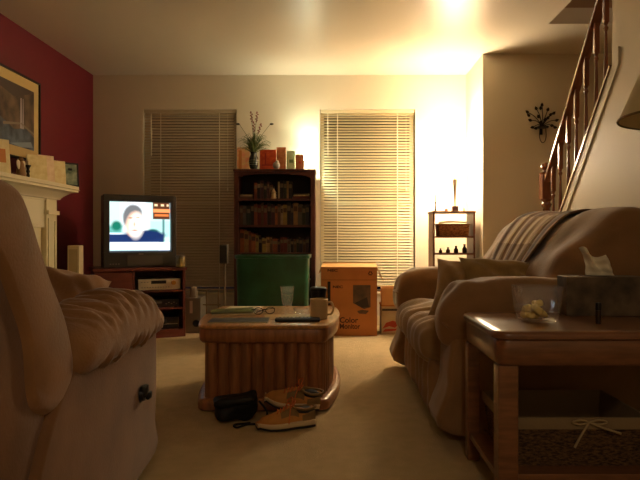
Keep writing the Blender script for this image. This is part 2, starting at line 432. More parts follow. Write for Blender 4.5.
# ---------------- wall sconce
def sconce():
    r = thing('wall_sconce', 'dark metal leafy branch candle sconce on the wall beside the stairs', 'sconce', (1.76, YP-.001, 1.83))
    f = MB(); c0 = Vector((0, -.03, -.02))
    tips = [(-.125, -.03, .10), (-.10, -.03, .03), (-.08, -.03, -.03), (-.05, -.03, .13), (0, -.03, .16), (.05, -.03, .12), (.10, -.03, .09), (.125, -.03, .03), (.11, -.03, -.03), (-.03, -.03, .06), (.05, -.03, .05)]
    for t in tips:
        t = Vector(t); mid = (c0+t)/2+Vector((0, -.015, .015)); f.tube(smoothline([c0, mid, t], 5), .0032, 6)
    f.rbox(-.012, .012, -.012, 0, -.09, .03, .003)
    f.tube([(0, -.01, -.03), c0], .005, 6)
    f.build('branches', M['iron'], r)
    l = MB()
    for i, t in enumerate(tips):
        t = Vector(t); d = (t-c0).normalized(); s = Vector((-d.z, 0, d.x))
        L, Wd = .038, .013
        for q in (0, -.028):
            if q and i % 2: continue
            b = t+d*q+s*(.012 if q else 0); pts = [b-d*L*.4, b-d*L*.1+s*Wd, b+d*L*.25+s*Wd*.8, b+d*L*.6, b+d*L*.25-s*Wd*.8, b-d*L*.1-s*Wd]
            o = Vector((0, .0015, 0)); l.loft([[p-o for p in pts], [p+o for p in pts]])
    l.build('leaves', M['iron'], r)
    g = MB(); g.lathe([(.0, -.003), (.045, 0), (.05, .012), (.046, .012), (.0, .004)], (0, -.055, -.04), 20)
    g.build('candle_dish', M['iron'], r)
    k = MB(); k.tube(smoothline([(-.025, -.05, -.045), (-.028, -.05, -.11), (-.018, -.05, -.15), (0, -.05, -.165), (.018, -.05, -.15), (.028, -.05, -.11), (.025, -.05, -.045)], 5), .0035, 6)
    k.build('scroll', M['iron'], r)
sconce()

# ================================================================== SOFA
def sofa():
    r = thing('sofa', 'brown microfibre reclining loveseat along the right wall', 'sofa', (.95, 3.36, 0))
    ox, oy = .95, 3.36
    def B(mb, name, m, **k):
        mb.v = [(v[0]-ox, v[1]-oy, v[2]) for v in mb.v]; return mb.build(name, m, r, ang=70, **k)
    B(MB().rbox(.62, 1.44, 2.62, 4.10, .03, .30, .03), 'base', M['sofa'])
    # arms: rolled top pad over a side panel
    for nm, yc, w, x0, zt in (('armrest', 2.665, .150, .44, .675), ('armrest', 4.06, .145, .385, .655)):
        a = MB()
        puff(a, [(x0+.035, .04), (x0+.015, .25), (x0+.03, .45), (x0+.06, .52), (1.30, .52), (1.32, .3), (1.30, .04)], 'xz', yc-w+.02, yc+w-.02, .035, 5,
             disp=lambda p, u: nz(p, 9, .006))
        o = B(a, nm, M['sofa'])
        a = MB()
        cz = zt-.14
        puff(a, [(x0+.01, cz-.13), (x0-.012, cz-.02), (x0+.035, cz+.09), (x0+.14, cz+.138), (.85, cz+.145), (1.14, cz+.13), (1.2, cz), (1.14, cz-.10), (.7, cz-.11), (x0+.12, cz-.12)], 'xz', yc-w, yc+w, .09, 8,
             disp=lambda p, u: .006*math.sin(p.x*55+3*math.sin(p.y*9))*max(0, 1-(p.x-x0)*3.4)+nz(p, 8, .01))
        a.v = [(v[0]-ox, v[1]-oy, v[2]) for v in a.v]; a.build('arm_pad', M['sofa'], o, ang=70)
    for y0, y1 in ((2.815, 3.365), (3.365, 3.915)):
        s = MB()
        def dsp(p, u, y0=y0, y1=y1):
            k = max(0, 1-abs(p.x-.44)*3.5)
            return .008*math.sin((p.y)*48+2*math.sin(p.x*14))*k+.012*math.sin(p.x*26+math.sin(p.y*7)*1.6)*max(0, p.z-.36)*6*max(0, 1-abs(p.x-.62)*2.6)+nz(p, 7, .012)
        puff(s, [(.40, .30), (.375, .36), (.40, .43), (.50, .468), (.70, .475), (.98, .45), (1.02, .36), (.98, .30), (.7, .27), (.5, .27)], 'xz', y0+.003, y1-.003, .05, 10, disp=dsp, mid=22, crown=.008)
        B(s, 'seat_cushion', M['sofa_seat'])
        s = MB()
        puff(s, [(.445, .045), (.425, .15), (.43, .27), (.46, .285), (.62, .285), (.64, .15), (.62, .045)], 'xz', y0+.006, y1-.006, .03, 8,
             disp=lambda p, u: .010*math.sin(p.y*40)*max(0, 1-abs(p.x-.44)*6)+nz(p, 8, .008), mid=30)
        B(s, 'footrest', M['sofa'])
    for i, (y0, y1) in enumerate(((2.60, 3.37), (3.37, 4.14))):
        s = MB()
        puff(s, [(.93, .50), (.90, .62), (.965, .74), (1.06, .868), (1.17, .955), (1.28, .972), (1.38, .915), (1.44, .75), (1.46, .4), (1.44, .06), (1.30, .05), (1.2, .3), (1.05, .45)],
             'xz', y0+.003, y1-.003, .075, 9, disp=lambda p, u: nz(p, 5, .03)+.006*math.sin(p.z*30+p.y*6), mid=14, crown=.012)
        B(s, 'backrest', M['sofa'])
    return r
sofa()

# plaid blanket
def blanket_mat():
    m = bpy.data.materials.new('plaid_throw'); m.use_nodes = True; nt = m.node_tree; b = nt.nodes['Principled BSDF']
    b.inputs['Roughness'].default_value = .9; b.inputs['Sheen Weight'].default_value = .3
    uv = nt.nodes.new('ShaderNodeUVMap'); sp = nt.nodes.new('ShaderNodeSeparateXYZ'); nt.links.new(uv.outputs[0], sp.inputs[0])
    def ramp(stops, src):
        r = nt.nodes.new('ShaderNodeValToRGB'); r.color_ramp.interpolation = 'CONSTANT'
        e = r.color_ramp.elements
        while len(e) > 1: e.remove(e[-1])
        e[0].position = 0; e[0].color = (*lin(stops[0][1]), 1)
        for p, c in stops[1:]:
            q = e.new(p); q.color = (*lin(c), 1)
        nt.links.new(src, r.inputs[0]); return r.outputs[0]
    br, be, cr, dk = (190, 154, 116), (234, 210, 166), (246, 232, 198), (136, 104, 82)
    st = ramp([(0, br), (.08, dk), (.13, br), (.17, cr), (.19, br), (.26, be), (.28, cr), (.30, be), (.36, br), (.38, be), (.44, cr), (.46, be), (.52, br), (.55, dk), (.6, br), (.64, cr), (.66, br), (.72, be), (.80, cr), (.82, br), (.88, dk), (.94, br)], sp.outputs[0])
    cs = ramp([(0, (235, 225, 205)), (.22, (196, 178, 156)), (.32, (245, 238, 222)), (.50, (200, 180, 158)), (.60, (250, 244, 230)), (.84, (196, 178, 156))], sp.outputs[1])
    mx = nt.nodes.new('ShaderNodeMixRGB'); mx.blend_type = 'MULTIPLY'; mx.inputs[0].default_value = 1
    wv = nt.nodes.new('ShaderNodeTexWave'); wv.inputs['Scale'].default_value = 14; wv.inputs['Distortion'].default_value = .3
    nt.links.new(uv.outputs[0], wv.inputs[0])
    m2 = nt.nodes.new('ShaderNodeMixRGB'); m2.blend_type = 'MULTIPLY'; m2.inputs[0].default_value = .35
    nt.links.new(st, mx.inputs[1]); nt.links.new(cs, mx.inputs[2]); nt.links.new(mx.outputs[0], m2.inputs[1]); nt.links.new(wv.outputs[0], m2.inputs[2])
    nt.links.new(m2.outputs[0], b.inputs['Base Color']); return m
def blanket():
    prof = smoothline([(.86, .50, 0), (.862, .62, 0), (.925, .755, 0), (1.015, .885, 0), (1.135, .992, 0), (1.27, 1.018, 0), (1.40, .975, 0), (1.475, .85, 0), (1.50, .7, 0)], 9)
    from mathutils.bvhtree import BVHTree
    nu, nv = 60, len(prof)
    vs, fs = [], []
    bpy.context.view_layer.update()
    for b in bpy.data.objects:
        if b.type == 'MESH' and b.name.startswith('backrest') and b.parent and b.parent.name.startswith('sofa'):
            o0 = len(vs); vs += [b.matrix_world @ v.co for v in b.data.vertices]; fs += [tuple(i+o0 for i in p.vertices) for p in b.data.polygons]
    bv = BVHTree.FromPolygons(vs, fs)
    nrm = []
    for j in range(nv):
        t = prof[min(j+1, nv-1)]-prof[max(j-1, 0)]; nrm.append(Vector((-t.y, 0, t.x)).normalized())
    base, D = [], []
    for i in range(nu):
        u = i/(nu-1); row, dr = [], []
        for j, p in enumerate(prof):
            v = j/(nv-1); q = min(1, v/.5); y = (2.99+.62*u)*(1-q)+(3.06+.86*u)*q
            P0 = Vector((p.x, y, p.y)); h = bv.ray_cast(P0+nrm[j]*.15, -nrm[j], .4)
            row.append(P0); dr.append((h[0]-P0).dot(nrm[j]) if h[0] is not None else -.01)
        base.append(row); D.append(dr)
    for it in range(16):
        D = [[max(D[i][j]-.002, sum(D[a][c] for a in range(max(0, i-3), min(nu, i+4)) for c in range(max(0, j-2), min(nv, j+3)))/((min(nu, i+4)-max(0, i-3))*(min(nv, j+3)-max(0, j-2)))) for j in range(nv)] for i in range(nu)]
    g = []
    for i in range(nu):
        u = i/(nu-1); row = []
        for j in range(nv):
            v = j/(nv-1); k = max(0, .3-v)/.3
            d = D[i][j]+.012+.0035*math.sin(u*34+v*3)+.003*math.sin(u*70)+k*.012*(1+math.sin(u*22+v*10))
            row.append(base[i][j]+nrm[j]*d)
        g.append(row)
    mb = MB().sheet(g); o = mb.build('throw_blanket', blanket_mat(), ang=180)
    uvl = o.data.uv_layers.new(name='UVMap')
    for lp in o.data.loops:
        i, j = divmod(lp.vertex_index, nv); uvl.data[lp.index].uv = (i/(nu-1), j/(nv-1))
    s = o.modifiers.new('thick', 'SOLIDIFY'); s.thickness = .006; s.offset = 1
    tag(o, 'striped plaid throw draped over the back of the loveseat', 'blanket')
blanket()

def pillow_shape(w, h, t, seedv, n=28):
    mb = MB()
    for sgn in (1, -1):
        g = []
        for i in range(n+1):
            u = -1+2*i/n; row = []
            for j in range(n+1):
                v = -1+2*j/n
                pin = 1-.10*(1-(abs(v))**2.2)*abs(u)**2; pin2 = 1-.10*(1-(abs(u))**2.2)*abs(v)**2
                th = ((1-u**4)*(1-v**4))**.55
                z = sgn*(t/2*th*(1-.25*(u*u+v*v)/2)+(nz((u*2+seedv, v*2, sgn), 1.3, .02)+.006*math.sin(u*13+v*9+seedv))*th)
                row.append((u*w/2*pin, v*h/2*pin2, z))
            g.append(row)
        mb.sheet(g)
    return mb
def pillow(label, w, h, t, loc, rotm, m, sd, group='throw pillows'):
    mb = pillow_shape(w, h, t, sd)
    o = mb.build('throw_pillow', m, ang=100)
    o.matrix_world = Matrix.Translation(loc) @ rotm
    tag(o, label, 'pillow', group); return o
E = lambda x, y, z: Matrix.Rotation(R(z), 4, 'Z') @ Matrix.Rotation(R(y), 4, 'Y') @ Matrix.Rotation(R(x), 4, 'X')
pillow('olive tan throw pillow lying along the near arm of the loveseat', .54, .34, .13, (.865, 2.965, .612), E(50, 3, 3), M['pillow'], 1.0)
pillow('light tan throw pillow with upright corner at the far side of the olive tan one', .38, .34, .13, (.655, 3.02, .60), E(52, 4, -16), M['sofa_seat'], 5.0)

# ================================================================== RECLINER (near left)
def recliner():
    ox, oy = -1.05, 1.85
    r = thing('recliner', 'brown suede recliner seen from behind in the near left corner', 'recliner', (ox, oy, 0))
    def B(mb, name, m, p=None, **k):
        mb.v = [(v[0]-ox, v[1]-oy, v[2]) for v in mb.v]; return mb.build(name, m, p or r, ang=75, **k)
    for s in (1, -1):
        x1 = -.65 if s == 1 else -1.47+.17
        x0 = x1-.17
        a = MB()
        puff(a, [(1.34, .06), (1.33, .25), (1.40, .40), (1.54, .52), (1.80, .56), (2.10, .575), (2.235, .575), (2.255, .40), (2.235, .20), (2.20, .06)], 'yz', x0, x1, .022, 8,
             disp=lambda p, u: nz(p, 5, .008))
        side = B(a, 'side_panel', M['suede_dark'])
        a = MB()
        def dsp(p, u):
            yy = (p.y-1.9)
            w1 = math.sin(p.y*78-(p.z-.6)*46+2.4*math.sin(p.z*11+p.y*6)+1.5*math.sin(p.x*9))
            return (.011*(abs(w1)**.7*math.copysign(1, w1))*.6+.004*math.sin(p.y*150+p.z*60))*min(1, max(0, (p.y-1.60)*8))+nz(p, 8, .014)
        puff(a, [(1.56, .505), (1.54, .57), (1.60, .62), (1.72, .648), (1.92, .665), (2.12, .655), (2.23, .61), (2.265, .55), (2.24, .51), (2.1, .50), (1.9, .505), (1.7, .49)], 'yz', x0-.02, x1+.035, .07, 18, disp=dsp, mid=16, crown=.012)
        B(a, 'armrest', M['suede'])
        if s == 1:
            k = MB(); k.lathe([(.0, .012), (.022, .012), (.024, .0), (.028, 0)], (0, 0, 0), 20, X=Matrix.Translation((-.647, 2.055, .335)) @ Matrix.Rotation(R(90), 4, 'Y'))
            k.rbox(-.647, -.625, 2.035, 2.075, .325, .365, .008); k.rbox(-.632, -.618, 2.05, 2.085, .315, .34, .006)
            k.v = [(v[0]-ox, v[1]-oy, v[2]) for v in k.v]
            k.build('recline_lever', M['black'], side)
    s = MB()
    puff(s, [(1.50, .36), (1.48, .44), (1.7, .48), (2.1, .485), (2.24, .45), (2.28, .38), (2.22, .30), (1.7, .30)], 'yz', -1.298, -.823, .05, 8, disp=lambda p, u: nz(p, 6, .01))
    B(s, 'seat_cushion', M['suede'])
    s = MB(); puff(s, [(2.10, .06), (2.20, .06), (2.24, .18), (2.22, .29), (2.12, .29)], 'yz', -1.298, -.823, .02, 6); B(s, 'footrest', M['suede'])
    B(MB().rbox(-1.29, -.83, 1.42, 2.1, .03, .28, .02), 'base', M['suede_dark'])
    # back: outer shell and the puffy inside cushion
    s = MB()
    puff(s, [(1.27, .22), (1.20, .50), (1.09, .79), (1.04, .88), (1.06, .925), (1.13, .93), (1.20, .89), (1.31, .78), (1.40, .60), (1.46, .44), (1.42, .25)], 'yz', -1.42, -.672, .04, 8,
         disp=lambda p, u: nz(p, 5, .012))
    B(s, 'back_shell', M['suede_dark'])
    s = MB()
    puff(s, [(1.36, .47), (1.33, .62), (1.24, .77), (1.16, .86), (1.14, .93), (1.19, .965), (1.262, .967), (1.298, .94), (1.335, .89), (1.37, .835), (1.425, .76), (1.485, .68), (1.545, .58), (1.565, .50), (1.50, .44)], 'yz', -1.40, -.650, .04, 8,
         disp=lambda p, u: nz(p, 6, .012), mid=10)
    B(s, 'back_cushion', M['suede'])
recliner()
pillow('brown throw pillow on the seat of the recliner', .40, .36, .13, (-.985, 2.10, .632), E(34, 12, 22), M['suede'], 9.0)

# ================================================================== COFFEE TABLE
TCX, TCY, THL = -.363, 3.465, .425
def outline(off=0, rib=0, n=200, front=0.0):
    pts = []
    def w(t):
        k = .372+.02*t-.042*t*t
        a = abs(t)
        if a > .92: q = (a-.92)/.08; k -= .034*(1-math.sqrt(max(0, 1-q*q)))
        return k
    side = [(w(-1+2*i/60), (-1+2*i/60)*THL) for i in range(61)]
    right = side; left = [(-x, y) for x, y in reversed(side)]
    base = [Vector((x, y, 0)) for x, y in right]+[Vector((x, y, 0)) for x, y in left]
    # resample evenly
    L = [0]
    for i in range(len(base)): L.append(L[-1]+(base[(i+1) % len(base)]-base[i]).length)
    T = L[-1]; out = []; j = 0
    for k in range(n):
        s = T*k/n
        while L[j+1] < s: j += 1
        f = (s-L[j])/max(1e-9, L[j+1]-L[j]); out.append(base[j].lerp(base[(j+1) % len(base)], f))
    res = []
    nr = round(T/.056)
    for k in range(n):
        t = out[(k+1) % n]-out[k-1]; nn = Vector((t.y, -t.x, 0)).normalized()
        o = off+rib*(math.sqrt(abs(math.sin(PI*k/n*nr)))-1)
        res.append(out[k]+nn*o)
    return res
def ct():
    r = thing('coffee_table', 'oak coffee table with fluted sides and curved plinth in mid room', 'coffee table', (TCX, TCY, 0))
    def ring(off, z, **k): return [(p.x, p.y, z) for p in outline(off, **k)]
    MB().loft([ring(-.014, .335), ring(-.003, .345), ring(0, .37), ring(-.002, .395), ring(-.006, .403)]).build('apron', M['oak_v'], r, ang=50)
    MB().loft([ring(-.008, .4035), ring(.001, .406), ring(.004, .414), ring(.0, .421), ring(-.010, .425)]).build('tabletop', M['oak'], r, ang=30)
    n = 1200
    MB().loft([ring(-.030, .062, rib=.024, n=n), ring(-.030, .334, rib=.024, n=n)]).build('fluted_body', M['oak_v'], r, ang=50)
    MB().loft([ring(-.004, .003), ring(.006, .010), ring(.008, .04), ring(.0, .055), ring(-.02, .061)]).build('plinth', M['oak_v'], r, ang=50)
ct()
ZT = .4255
# items on the coffee table
def mag(name, label, w, h, t, loc, rz, cols, cat='magazine', curl=0.0):
    m = mat('cover_'+name+str(len(_m)), cols[0], .35, rgb2=cols[1], vs=14, detail=2)
    r = thing(name, label, cat, loc, R(rz))
    g = MB()
    def grid(z, cl):
        return [[(-w/2+w*i/12, -h/2+h*j/6, z+cl*math.sin(i/12*PI)*.5+cl*(i/12)**3) for j in range(7)] for i in range(13)]
    g.sheet(grid(t, curl)).build('cover', m, r)
    MB().box(-w/2+.001, w/2-.001, -h/2+.001, h/2-.001, 0, t*.9).build('pages', mat('paper_pages', (214, 200, 165), .8), r)
    return r
mag('magazine', 'green and yellow magazine on the left of the coffee table', .24, .20, .012, (-.585, 3.50, ZT), 14, ((120, 130, 50), (44, 52, 30)), curl=.01)
mag('paper_sheet', 'white folded paper at the back left of the coffee table', .21, .16, .004, (-.56, 3.76, ZT), -4, ((236, 226, 200), (226, 214, 186)), 'paper')
mag('magazine', 'dark grey blue magazine at the front left edge of the coffee table', .30, .17, .006, (-.50, 3.185, ZT), 3, ((96, 100, 104), (50, 50, 54)))
mag('paper_sheet', 'beige paper behind the black remote on the coffee table', .26, .18, .002, (-.26, 3.36, ZT), 8, ((210, 178, 120), (196, 162, 108)), 'paper')
def remote():
    r = thing('remote_control', 'long black remote control at the front edge of the coffee table', 'remote', (-.20, 3.165, ZT), R(2))
    MB().rbox(-.115, .115, -.024, .024, 0.0, .020, .007).build('body', M['black'], r)
    b = MB()
    for i in range(9):
        for j in (-1, 0, 1): b.rbox(-.09+i*.02-.005, -.09+i*.02+.005, j*.013-.0035, j*.013+.0035, .0203, .0225, .001)
    b.build('buttons', mat('remote_button', (120, 112, 100), .5), r)
remote()
def eyeglasses():
    r = thing('eyeglasses', 'folded dark eyeglasses beside the green magazine on the coffee table', 'eyeglasses', (-.40, 3.42, ZT+.003), R(25))
    f = MB()
    for s in (-1, 1):
        f.tube([(s*.034+.026*math.cos(a), 0.0, .022+.018*math.sin(a)) for a in [2*PI*k/20 for k in range(21)]], .0022, 6)
        f.tube(smoothline([(s*.06, 0, .03), (s*.062, .03, .03), (s*.01, .045, .02), (-s*.03, .05, .008)], 5), .002, 6)
    f.tube(smoothline([(-.009, 0, .028), (0, -.003, .031), (.009, 0, .028)], 4), .002, 6)
    f.build('frame', M['iron'], r)
    l = MB()
    for s in (-1, 1): l.lathe([(.0001, 0), (.0001, .001)], (0, 0, 0), 4) if False else l.loft([[(s*.034+.025*math.cos(2*PI*k/16), yy, .022+.017*math.sin(2*PI*k/16)) for k in range(16)] for yy in (-.0008, .0008)])
    l.build('lenses', M['glass'], r)
eyeglasses()
def wineglass():
    r = thing('wine_glass', 'clear stemmed glass half full of water on the coffee table', 'glass', (-.275, 3.44, ZT))
    g = MB(); g.lathe([(.034, 0), (.034, .003), (.012, .010), (.007, .018), (.009, .032), (.024, .05), (.031, .075), (.036, .125), (.040, .158), (.0385, .158), (.0345, .125), (.029, .076), (.021, .053), (.002, .042)], (0, 0, 0), 32)
    g.build('glass_bowl', M['glass'], r)
    MB().lathe([(.001, .0435), (.0205, .0545), (.0285, .077), (.0325, .107), (.001, .107)], (0, 0, 0), 32).build('water', M['water'], r)
wineglass()
def tumbler():
    r = thing('small_glass_dish', 'small clear glass dish between the stemmed glass and the mug', 'dish', (-.205, 3.50, ZT))
    MB().lathe([(.022, 0), (.03, .004), (.04, .022), (.042, .03), (.039, .03), (.036, .02), (.02, .007), (.0, .006)], (0, 0, 0), 24).build('dish', M['glass'], r)
tumbler()
def mug():
    r = thing('mug', 'cream ceramic mug at the right side of the coffee table', 'mug', (-.095, 3.27, ZT), R(-12))
    MB().lathe([(.040, 0), (.046, .004), (.047, .05), (.048, .104), (.045, .106), (.0425, .10), (.041, .012), (0, .009)], (0, 0, 0), 28).build('cup', M['cream'], r)
    MB().tube(smoothline([(.045, 0, .088), (.068, 0, .086), (.078, 0, .058), (.068, 0, .030), (.045, 0, .024)], 6), .0058, 8).build('handle', M['cream'], r)
    r = thing('thermal_cup', 'black lidded cup standing behind the cream mug', 'cup', (-.105, 3.50, ZT))
    MB().lathe([(.034, 0), (.037, .004), (.042, .10), (.044, .125)], (0, 0, 0), 28).build('body', M['black'], r)
    MB().lathe([(.046, .1255), (.048, .130), (.047, .143), (.040, .149), (.0, .150)], (0, 0, 0), 28).build('lid', M['black'], r)
mug()

# ================================================================== SHOES and BAG
def sneaker(label, loc, X):
    r = thing('sneaker', label, 'shoe', loc, 0, 'pair of tan sneakers')
    r.matrix_world = Matrix.Translation(loc) @ X
    L = .262
    def hw(t):   # half width along the shoe, heel 0 -> toe 1
        return [.030, .036, .037, .035, .037, .044, .049, .050, .045, .030, .006][int(min(9.999, t*10))]*(1-(t*10 % 1))+[.030, .036, .037, .035, .037, .044, .049, .050, .045, .030, .006][min(10, int(t*10)+1)]*(t*10 % 1)
    def bend(t): return .010*math.sin(t*PI*1.1)
    def hh(t):
        P = [(0, .074), (.06, .084), (.15, .070), (.30, .068), (.38, .088), (.45, .094), (.6, .078), (.75, .062), (.88, .052), (1, .026)]
        for a, b in zip(P, P[1:]):
            if a[0] <= t <= b[0]: q = (t-a[0])/(b[0]-a[0]); q = q*q*(3-2*q); return a[1]+(b[1]-a[1])*q
        return P[-1][1]
    def ring(t, zb, zt, k, e=2.6, n=24):
        out = []
        for i in range(n):
            a = 2*PI*i/n; cx, sy = math.cos(a), math.sin(a)
            x = math.copysign(abs(cx)**(2/e), cx)*hw(t)*k+bend(t); z = (zb+zt)/2+math.copysign(abs(sy)**(2/e), sy)*(zt-zb)/2
            out.append((x, -t*L, z))
        return out
    ts = [i/24 for i in range(25)]
    up = MB(); rings = []
    for t in ts:
        rg = []; n = 24; H = hh(t); w = hw(t)*.93; b = .020
        for i in range(n):
            a = 2*PI*i/n; cx, sy = math.cos(a), math.sin(a)
            if sy >= 0:
                nar = 1-(.35 if t < .42 else .25)*sy**1.5
                x = cx*w*nar*(1 if t > .02 else .8); z = b+(H-b)*abs(sy)**.75
            else: x = cx*w; z = b+sy*.006
            rg.append((x+bend(t), -t*L, z))
        rings.append(rg)
    up.loft(rings).build('upper', M['shoe'], r, ang=80)
    so = MB()
    so.loft([ring(t, .002+.012*max(0, t-.8)*5*.5+.0, .026+.006*(t > .0)*(1-t), 1.06, 5) for t in ts])
    so.build('sole', M['sole'], r, ang=60)
    so = MB(); so.loft([ring(t, -.006+.012*max(0, t-.8)*5*.5, .0035+.012*max(0, t-.8)*5*.5, 1.03, 6) for t in ts]); so.build('outsole', M['sole_d'], r, ang=60)
    # lining opening
    ln = MB(); ln.sq((bend(.18), -.175*L, .066), (.024, .048, .016), .8, .9, 20, 10); ln.build('lining', M['sole_d'], r, ang=90)
    cl = MB(); cl.tube([(bend(.18)+.028*math.cos(a), -.18*L-.054*math.sin(a), .076+.009*math.sin(a)*(1 if math.sin(a) > 0 else -.6)) for a in [2*PI*k/28 for k in range(29)]], .006, 8)
    cl.build('collar', M['shoe_o'], r, ang=90)
    # toe and heel overlays, eyestay
    ov = MB()
    for s in (1, -1):
        strip = []
        for t in [.30+.04*k for k in range(9)]:
            a0, a1 = R(58), R(22)
            row = []
            for q in range(5):
                a = a0+(a1-a0)*q/4; w = hw(t)*.95; H = hh(t)+.002
                row.append((s*math.cos(a)*w*(1-.30*math.sin(a)**1.5)+bend(t), -t*L, .02+(H-.02)*math.sin(a)**.75))
            strip.append(row)
        ov.sheet(strip)
        strip = []
        for t in [.0+.035*k for k in range(8)]:
            row = []
            for q in range(5):
                a = R(3)+(R(44)-R(3))*q/4*(1-t*1.6); w = hw(t)*.96
                row.append((s*math.cos(a)*w*(1-.3*math.sin(a)**1.5)+bend(t), -t*L, .022+(hh(t)-.018)*math.sin(a)**.75))
            strip.append(row)
        ov.sheet(strip)
    ov.build('overlay', M['shoe_o'], r, ang=80)
    tg = MB(); tg.rbox(-.018+bend(.36), .018+bend(.36), -.43*L, -.31*L, .080, .088, .004, X=rot('X', -30, (0, -.37*L, .084))); tg.build('tongue', M['shoe_o'], r)
    lc = MB()
    for k in range(5):
        t = .42+.055*k; z = hh(t)+.004
        lc.tube(smoothline([(-.022+bend(t), -t*L, z-.012), (0+bend(t), -(t+.012)*L, z), (.022+bend(t), -(t+.03)*L, z-.012)], 4), .0028, 6)
    for s in (1, -1):
        lc.tube(smoothline([(bend(.4), -.40*L, .098), (s*.03, -.36*L, .118), (s*.052, -.42*L, .100), (s*.02, -.42*L, .094), (bend(.4), -.40*L, .098)], 5), .0026, 6)
        lc.tube(smoothline([(bend(.4), -.40*L, .098), (s*.035, -.45*L, .088), (s*.050, -.48*L, .050), (s*.054, -.5*L, .012)], 5), .0026, 6)
    lc.build('laces', M['lace'], r, ang=90)
    return r
# toe points to -y locally; turn so that the toe points to the left (-x)
sneaker('tan and orange sneaker nearer the camera, flat on the carpet', (-.105, 2.83, .007), Matrix.Rotation(R(-72), 4, 'Z'))
sneaker('tan and orange sneaker behind the other, tipped with its toe up against the coffee table', (-.085, 2.955, .050), Matrix.Rotation(R(-84), 4, 'Z') @ Matrix.Rotation(R(-8), 4, 'X') @ Matrix.Rotation(R(16), 4, 'Y'))
def bag():
    r = thing('black_pouch', 'black nylon pouch with strap on the floor left of the sneakers', 'bag', (-.465, 2.905, 0), R(8))
    m = MB(); m.sq((0, 0, .058), (.098, .060, .054), .5, .6, 36, 20, disp=lambda p, d: nz(p, 16, .022)); m.build('body', M['bag'], r, ang=90)
    m = MB(); m.sq((0, -.012, .100), (.100, .066, .018), .5, .5, 30, 12, disp=lambda p, d: nz(p, 20, .014), X=rot('Y', -6)); m.build('flap', M['bag'], r)
    m = MB(); m.tube(smoothline([(.10, -.02, .09), (.135, -.06, .05), (.12, -.09, .008), (.05, -.10, .008), (0, -.14, .008), (-.01, -.10, .008), (.06, -.08, .008)], 7), .005, 6); m.build('strap', M['bag'], r)
bag()

# ================================================================== SIDE TABLE and things on it
def side_table():
    x0, x1, y0, y1 = .490, 1.46, 1.925, 2.445
    r = thing('end_table', 'wooden end table with lower shelf beside the loveseat', 'table', (x0, y0, 0))
    a, b = x1-x0, y1-y0
    def rr(off, rc=.05, n=6):
        out = []
        for cx, cy, g in ((a-rc, b-rc, 0), (rc, b-rc, 90), (rc, rc, 180), (a-rc, rc, 270)):
            for k in range(n+1):
                t = R(g+90*k/n); out.append((cx+(rc+off)*math.cos(t), cy+(rc+off)*math.sin(t)))
        return out
    def ring(off, z): return [(p[0], p[1], z) for p in rr(off)]
    MB().loft([ring(-.006, .533), ring(.002, .537), ring(.004, .547), ring(0, .556), ring(-.010, .56), ring(-.03, .5605)]).build('tabletop', M['end_oak'], r, ang=50)
    MB().loft([ring(-.016, .452), ring(-.010, .46), ring(-.008, .525), ring(-.012, .5325)]).build('apron', M['end_oak'], r, ang=50)
    for (x, y) in ((.045, .045), (a-.045, .045), (.032, b-.05), (a-.032, b-.05)):
        w = .032 if y < .1 else .024
        MB().rbox(x-w, x+w, y-w, y+w, 0, .4515, .006).build('leg', M['end_oak'], r)
    MB().rbox(.078, a-.078, .03, b-.03, .085, .108, .004).rbox(.015, .078, .079, b-.08, .085, .108, .003).build('lower_shelf', M['end_oak'], r)
side_table()
ZS = .5608
def candle_bowl():
    r = thing('glass_bowl', 'clear square glass bowl of pale wax pieces on the end table', 'bowl', (.70, 2.18, ZS), R(8))
    pr = [(.052, 0), (.058, .004), (.064, .03), (.0705, .075), (.0745, .122), (.0705, .1225), (.067, .075), (.060, .03), (.052, .010), (0, .009)]
    MB().lathe(pr, (0, 0, 0), 48, sq=5).build('glass_wall', M['glass'], r, ang=50)
    random.seed(3)
    for k in range(11):
        m = MB(); x, y = random.uniform(-.032, .032), random.uniform(-.03, .03); z = .022+(k//5)*.017
        m.sq((x, y, z), (.019, .016, .012), .7, .8, 12, 8, disp=lambda p, d: nz(p, 50, .008), X=rot('Y', random.uniform(-40, 40), (x, y, z)))
        o = m.build('wax_piece', mat('wax', (236, 212, 130), .5), ang=90)
        o.matrix_world = Matrix.Translation((.70, 2.18, ZS)) @ Matrix.Rotation(R(8), 4, 'Z')
        tag(o, 'pale yellow wax piece heaped in the glass bowl on the end table', 'wax piece', 'wax pieces in the glass bowl')
candle_bowl()
def tissue():
    r = thing('tissue_box', 'patterned cardboard tissue box on the end table', 'tissue box', (1.00, 2.36, ZS), R(-3))
    MB().rbox(-.145, .145, -.06, .06, 0, .145, .003).build('box', M['tissue_box'], r)
    MB().loft([[(.06*math.cos(2*PI*k/20)-.02, .022*math.sin(2*PI*k/20), z) for k in range(20)] for z in (.1453, .1462)]).build('opening', M['dark'], r)
    m = MB(); g = []
    for i in range(21):
        u = i/20; row = []
        for j in range(13):
            v = j/12
            x = -.055+.105*u*(1-.2*v)+(-.012*v)+.012*math.sin(v*4+u*5)*v
            z = .147+v*(.105-.045*u+.012*math.sin(u*9))
            y = .014*math.sin(u*11+v*2.5)*(.3+v)+.004*math.sin(v*14)
            row.append((x, y, z))
        g.append(row)
    m.sheet(g); o = m.build('tissue', M['tissue'], r, ang=180)
    s = o.modifiers.new('t', 'SOLIDIFY'); s.thickness = .0012
tissue()
def lipbalm():
    r = thing('lip_balm', 'small dark tube standing in front of the tissue box', 'tube', (.882, 2.10, ZS))
    MB().lathe([(.0085, 0), (.009, .002), (.009, .045)], (0, 0, 0), 16).build('body', mat('dark_tube', (60, 44, 34), .3), r)
    MB().lathe([(.0092, .0455), (.0092, .068), (.008, .071), (0, .0712)], (0, 0, 0), 16).build('cap', M['black'], r)
lipbalm()
